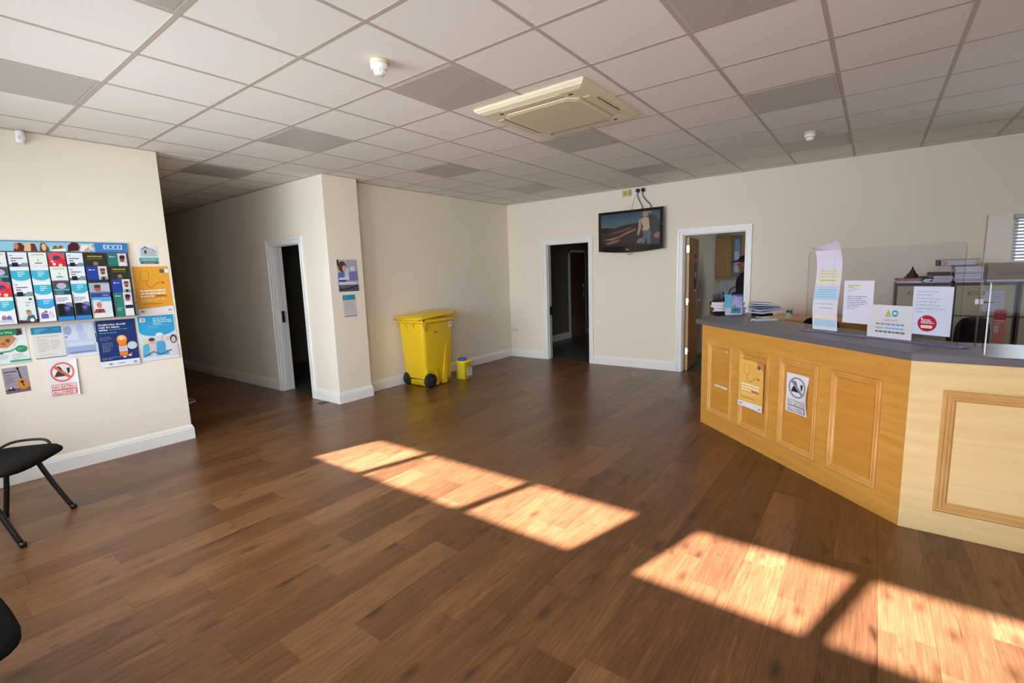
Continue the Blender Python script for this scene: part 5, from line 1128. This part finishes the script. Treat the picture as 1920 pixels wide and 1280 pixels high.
# on top of the cabinets
ZK = 1.316
def flat(name, label, cat, x0, y0, x1, y1, z0, z1, m, rot=0, part='sheet', grp=None, n=1):
    c = ((x0+x1)/2, (y0+y1)/2, z0); t = thing(name, label, cat, c, rot, grp); hx, hy = abs(x1-x0)/2, abs(y1-y0)/2
    th = (z1-z0)/n; rg = random.Random(int(abs(y0)*1000))
    for k in range(n):
        j = (rg.uniform(-.008, .008), rg.uniform(-.01, .01)) if n > 1 else (0, 0)
        MB().box(-hx+j[0], -hy+j[1], k*th, hx+j[0], hy+j[1], (k+1)*th-.001*(n > 1), bev=.002 if n == 1 else 0).build(part, m[k % len(m)] if isinstance(m, list) else m, t, world=False)
    return t
flat('red_folder', 'thin salmon red folder on white paper, left end of the cabinet tops', 'folder', 5.60, -2.86, 5.90, -3.03, ZK+.024, ZK+.045, mat('salmon_card', (190, 120, 110), .6), .05, 'cover')
flat('paper_stack', 'flat white paper pile under the salmon red folder', 'papers', 5.59, -2.86, 5.89, -3.07, ZK, ZK+.022, [PW1, PW2], 0, 'paper', None, 3)
flat('paper_stack', 'low grey-white paper pile beneath the dark pagoda ornament', 'papers', 5.62, -3.085, 5.92, -3.145, ZK, ZK+.04, [PW2, PW1], 0, 'paper', None, 3)
flat('dark_folder', 'thin dark folder beneath the dark pagoda ornament', 'folder', 5.68, -2.93, 5.94, -3.14, ZK+.046, ZK+.060, mat('dark_card', (66, 64, 76), .6), -.05, 'cover')
flat('paper_stack', 'sloping lilac-white paper pile under the brown folder', 'papers', 5.60, -3.10, 5.90, -3.31, ZK, ZK+.065, [PW3, PW2, PW3], .04, 'paper', None, 5) if False else None
flat('paper_stack', 'lilac-white paper pile under the brown folder, middle of the cabinet tops', 'papers', 5.60, -3.155, 5.90, -3.305, ZK, ZK+.07, [PW3, PW2, PW3], .0, 'paper', None, 5)
flat('brown_folder', 'dark brown box folder on the lilac-white paper pile', 'folder', 5.62, -3.12, 5.88, -3.30, ZK+.072, ZK+.105, mat('brown_card', (84, 52, 46), .6), -.04, 'cover')
flat('paper_stack', 'tall purple-white stack of papers on the middle filing cabinet', 'papers', 5.60, -3.325, 5.90, -3.53, ZK, ZK+.165, [PW1, PW4, PW3, PW1, PW2], 0, 'paper', None, 12)
lv = thing('lever_arch_file', 'dark lever arch file lying across the tall paper stack', 'file', (5.74, -3.34, ZK+.169), .03)
MB().box(-.14, -.15, 0, .14, .15, .004).box(-.14, -.15, .060, .14, .15, .064).box(-.14, .146, 0, .14, .15, .064).build('cover', mat('file_grey', (72, 70, 68), .5), lv, world=False)
MB().box(-.13, -.12, .005, .13, .135, .052).build('papers', PW2, lv, world=False)
MB().lathe([(.02, 0), (.02, .004)], (-.141, .11, .032), 14, axis='x').build('ring_hole', mat('ring_pale', (214, 196, 190), .4), lv, world=False)
orn = thing('pagoda_ornament', 'small black pagoda-shaped ornament on the left filing cabinet', 'ornament', (5.75, -2.995, ZK+.061))
MB().lathe([(.050, 0), (.052, .012), (.04, .02), (.046, .024), (.036, .036), (.028, .04), (.033, .046), (.024, .06), (.016, .064), (.02, .07), (.010, .085), (.004, .11)], (0, 0, 0), 16).build('body', mat('ornament_black', (34, 30, 34), .4), orn, world=False)
for k in range(4):
    a = k*PI/2+.4; MB().box(.024, -.006, .0, .05, .006, .03, M=Matrix.Rotation(a, 4, 'Z')).build('buttress', mat('ornament_maroon', (64, 30, 36), .5), orn, world=False)
bx = thing('archive_box', 'brown cardboard archive box on the cabinets under the blind', 'box', (5.80, -3.83, ZK+.024))
KB = mat('cardboard', (138, 108, 76), .8, var=.05, vscale=20)
MB().box(5.62, -4.10, ZK+.024, 5.98, -3.565, ZK+.16).build('carton', KB, bx)
MB().box(5.612, -4.11, ZK+.15, 5.99, -3.557, ZK+.186, bev=.003).build('lid', mat('cardboard_lid', (146, 116, 84), .8), bx)
page('printing', None, None, (5.6195, -3.60, ZK+.04), (0, -1, 0), UZ, .45, .08, (134, 105, 74), [('g', .05, .35, .5, 1, .7, (96, 80, 64)), ('g', .62, .6, .95, 2, .3, (110, 92, 74))], parent=bx)
flat('paper_stack', 'thin bluish paper pile under the cardboard archive box', 'papers', 5.60, -3.56, 5.98, -4.12, ZK, ZK+.022, [PW4, PW1], 0, 'paper', None, 2)

# ------------------------------------------------------------------ visitor chairs at the left
def visitor_chair(label, c, ang):
    t = thing('visitor_chair', label, 'chair', (c[0], c[1], 0), ang, 'black visitor chairs')
    def sup(w_, d_, e=.52): return [(w_*math.copysign(abs(math.cos(b))**e, math.cos(b)), d_*math.copysign(abs(math.sin(b))**e, math.sin(b))) for b in [2*PI*k/28 for k in range(28)]]
    def dome(k, z): return [(x*1.0, y, z-.030*(y/.27)**2*0+.018*(-x/.24)**2*0) for x, y in sup(.235*k, .282*k)]
    mb = MB().loft([dome(.90, .445), dome(1, .458), dome(1, .472), dome(.93, .492), dome(.6, .502), dome(.2, .504)]); mb.build('seat', FAB, t, world=False)
    mb = MB().loft([[(-.27+d+abs(y_)*.12, y_, .68+z_) for y_, z_ in sup(.24*k, .17*k)] for k, d in ((.92, -.03), (1, -.02), (1, .005), (.9, .02))]); mb.build('backrest', FAB, t, world=False)
    for s in (1, -1):
        # front leg, rear leg, curving side rail and back upright
        MB().tube(smoothpath([(.19, s*.26, 0), (.10, s*.245, .22), (.02, s*.235, .44)], 4), .0155, rx=1).build('leg', BLACKM, t, world=False)
        MB().tube(smoothpath([(-.20, s*.26, 0), (-.16, s*.25, .22), (-.13, s*.24, .44)], 4), .0155).build('leg', BLACKM, t, world=False)
        MB().tube(smoothpath([(.11, s*.245, .45), (.10, s*.285, .49), (.04, s*.31, .515), (-.10, s*.31, .515), (-.17, s*.285, .49), (-.19, s*.25, .45)], 5), .009).build('side_rail', BLACKM, t, world=False)
        MB().tube(smoothpath([(-.15, s*.22, .44), (-.27, s*.21, .50), (-.31, s*.20, .66)], 5), .011).build('back_upright', BLACKM, t, world=False)
        for x_ in (.19, -.20): MB().lathe([(.018, 0), (.018, .03)], (x_, s*.26, .001), 10).build('foot_cap', BLACK, t, world=False)
    MB().tube([(.06, -.25, .435), (.06, .25, .435)], .011).tube([(-.13, -.24, .435), (-.13, .24, .435)], .011).build('seat_bar', BLACKM, t, world=False)
    return t
ch_ang = math.atan2(-.603, .798)
fc = (V((-.36, 1.806, 0))+V((-.674, 1.39, 0)))/2; dirv = V((.798, -.603, 0)); cc = fc-dirv*.19
visitor_chair('black fabric visitor chair standing against the poster wall', (cc.x, cc.y), ch_ang)
visitor_chair('black visitor chair of which only a seat corner shows at the lower left edge', (-1.118, -.40), math.radians(3))
# chairs dimly seen in the dark side room
visitor_chair('black chair in the dark room behind the left doorway, nearer one', (3.35, 4.45), math.radians(-120))
visitor_chair('black chair in the dark room behind the left doorway, farther one', (4.1, 5.1), math.radians(-130))
t = thing('grey_shoe', 'dim grey shoe on the corridor floor just past the poster wall', 'shoe', (1.28, 4.5, 0), .4)
MB().loft([[(x_, y_*k, z_) for x_, y_ in ((-.11, -.035), (0, -.042), (.1, -.035), (.13, 0), (.1, .035), (0, .042), (-.11, .035))] for k, z_ in ((1, .0), (1, .03))]+[[(x_, y_*.8, .075) for x_, y_ in ((-.1, -.035), (-.05, -.04), (.02, -.03), (.04, 0), (.02, .03), (-.05, .04), (-.1, .035))]]).build('upper', mat('shoe_grey', (120, 118, 122), .6), t, world=False)
MB().prism([(-.115, -.038), (0, -.046), (.105, -.038), (.136, 0), (.105, .038), (0, .046), (-.115, .038)], .0, .012).build('sole', PAPER, t, world=False)
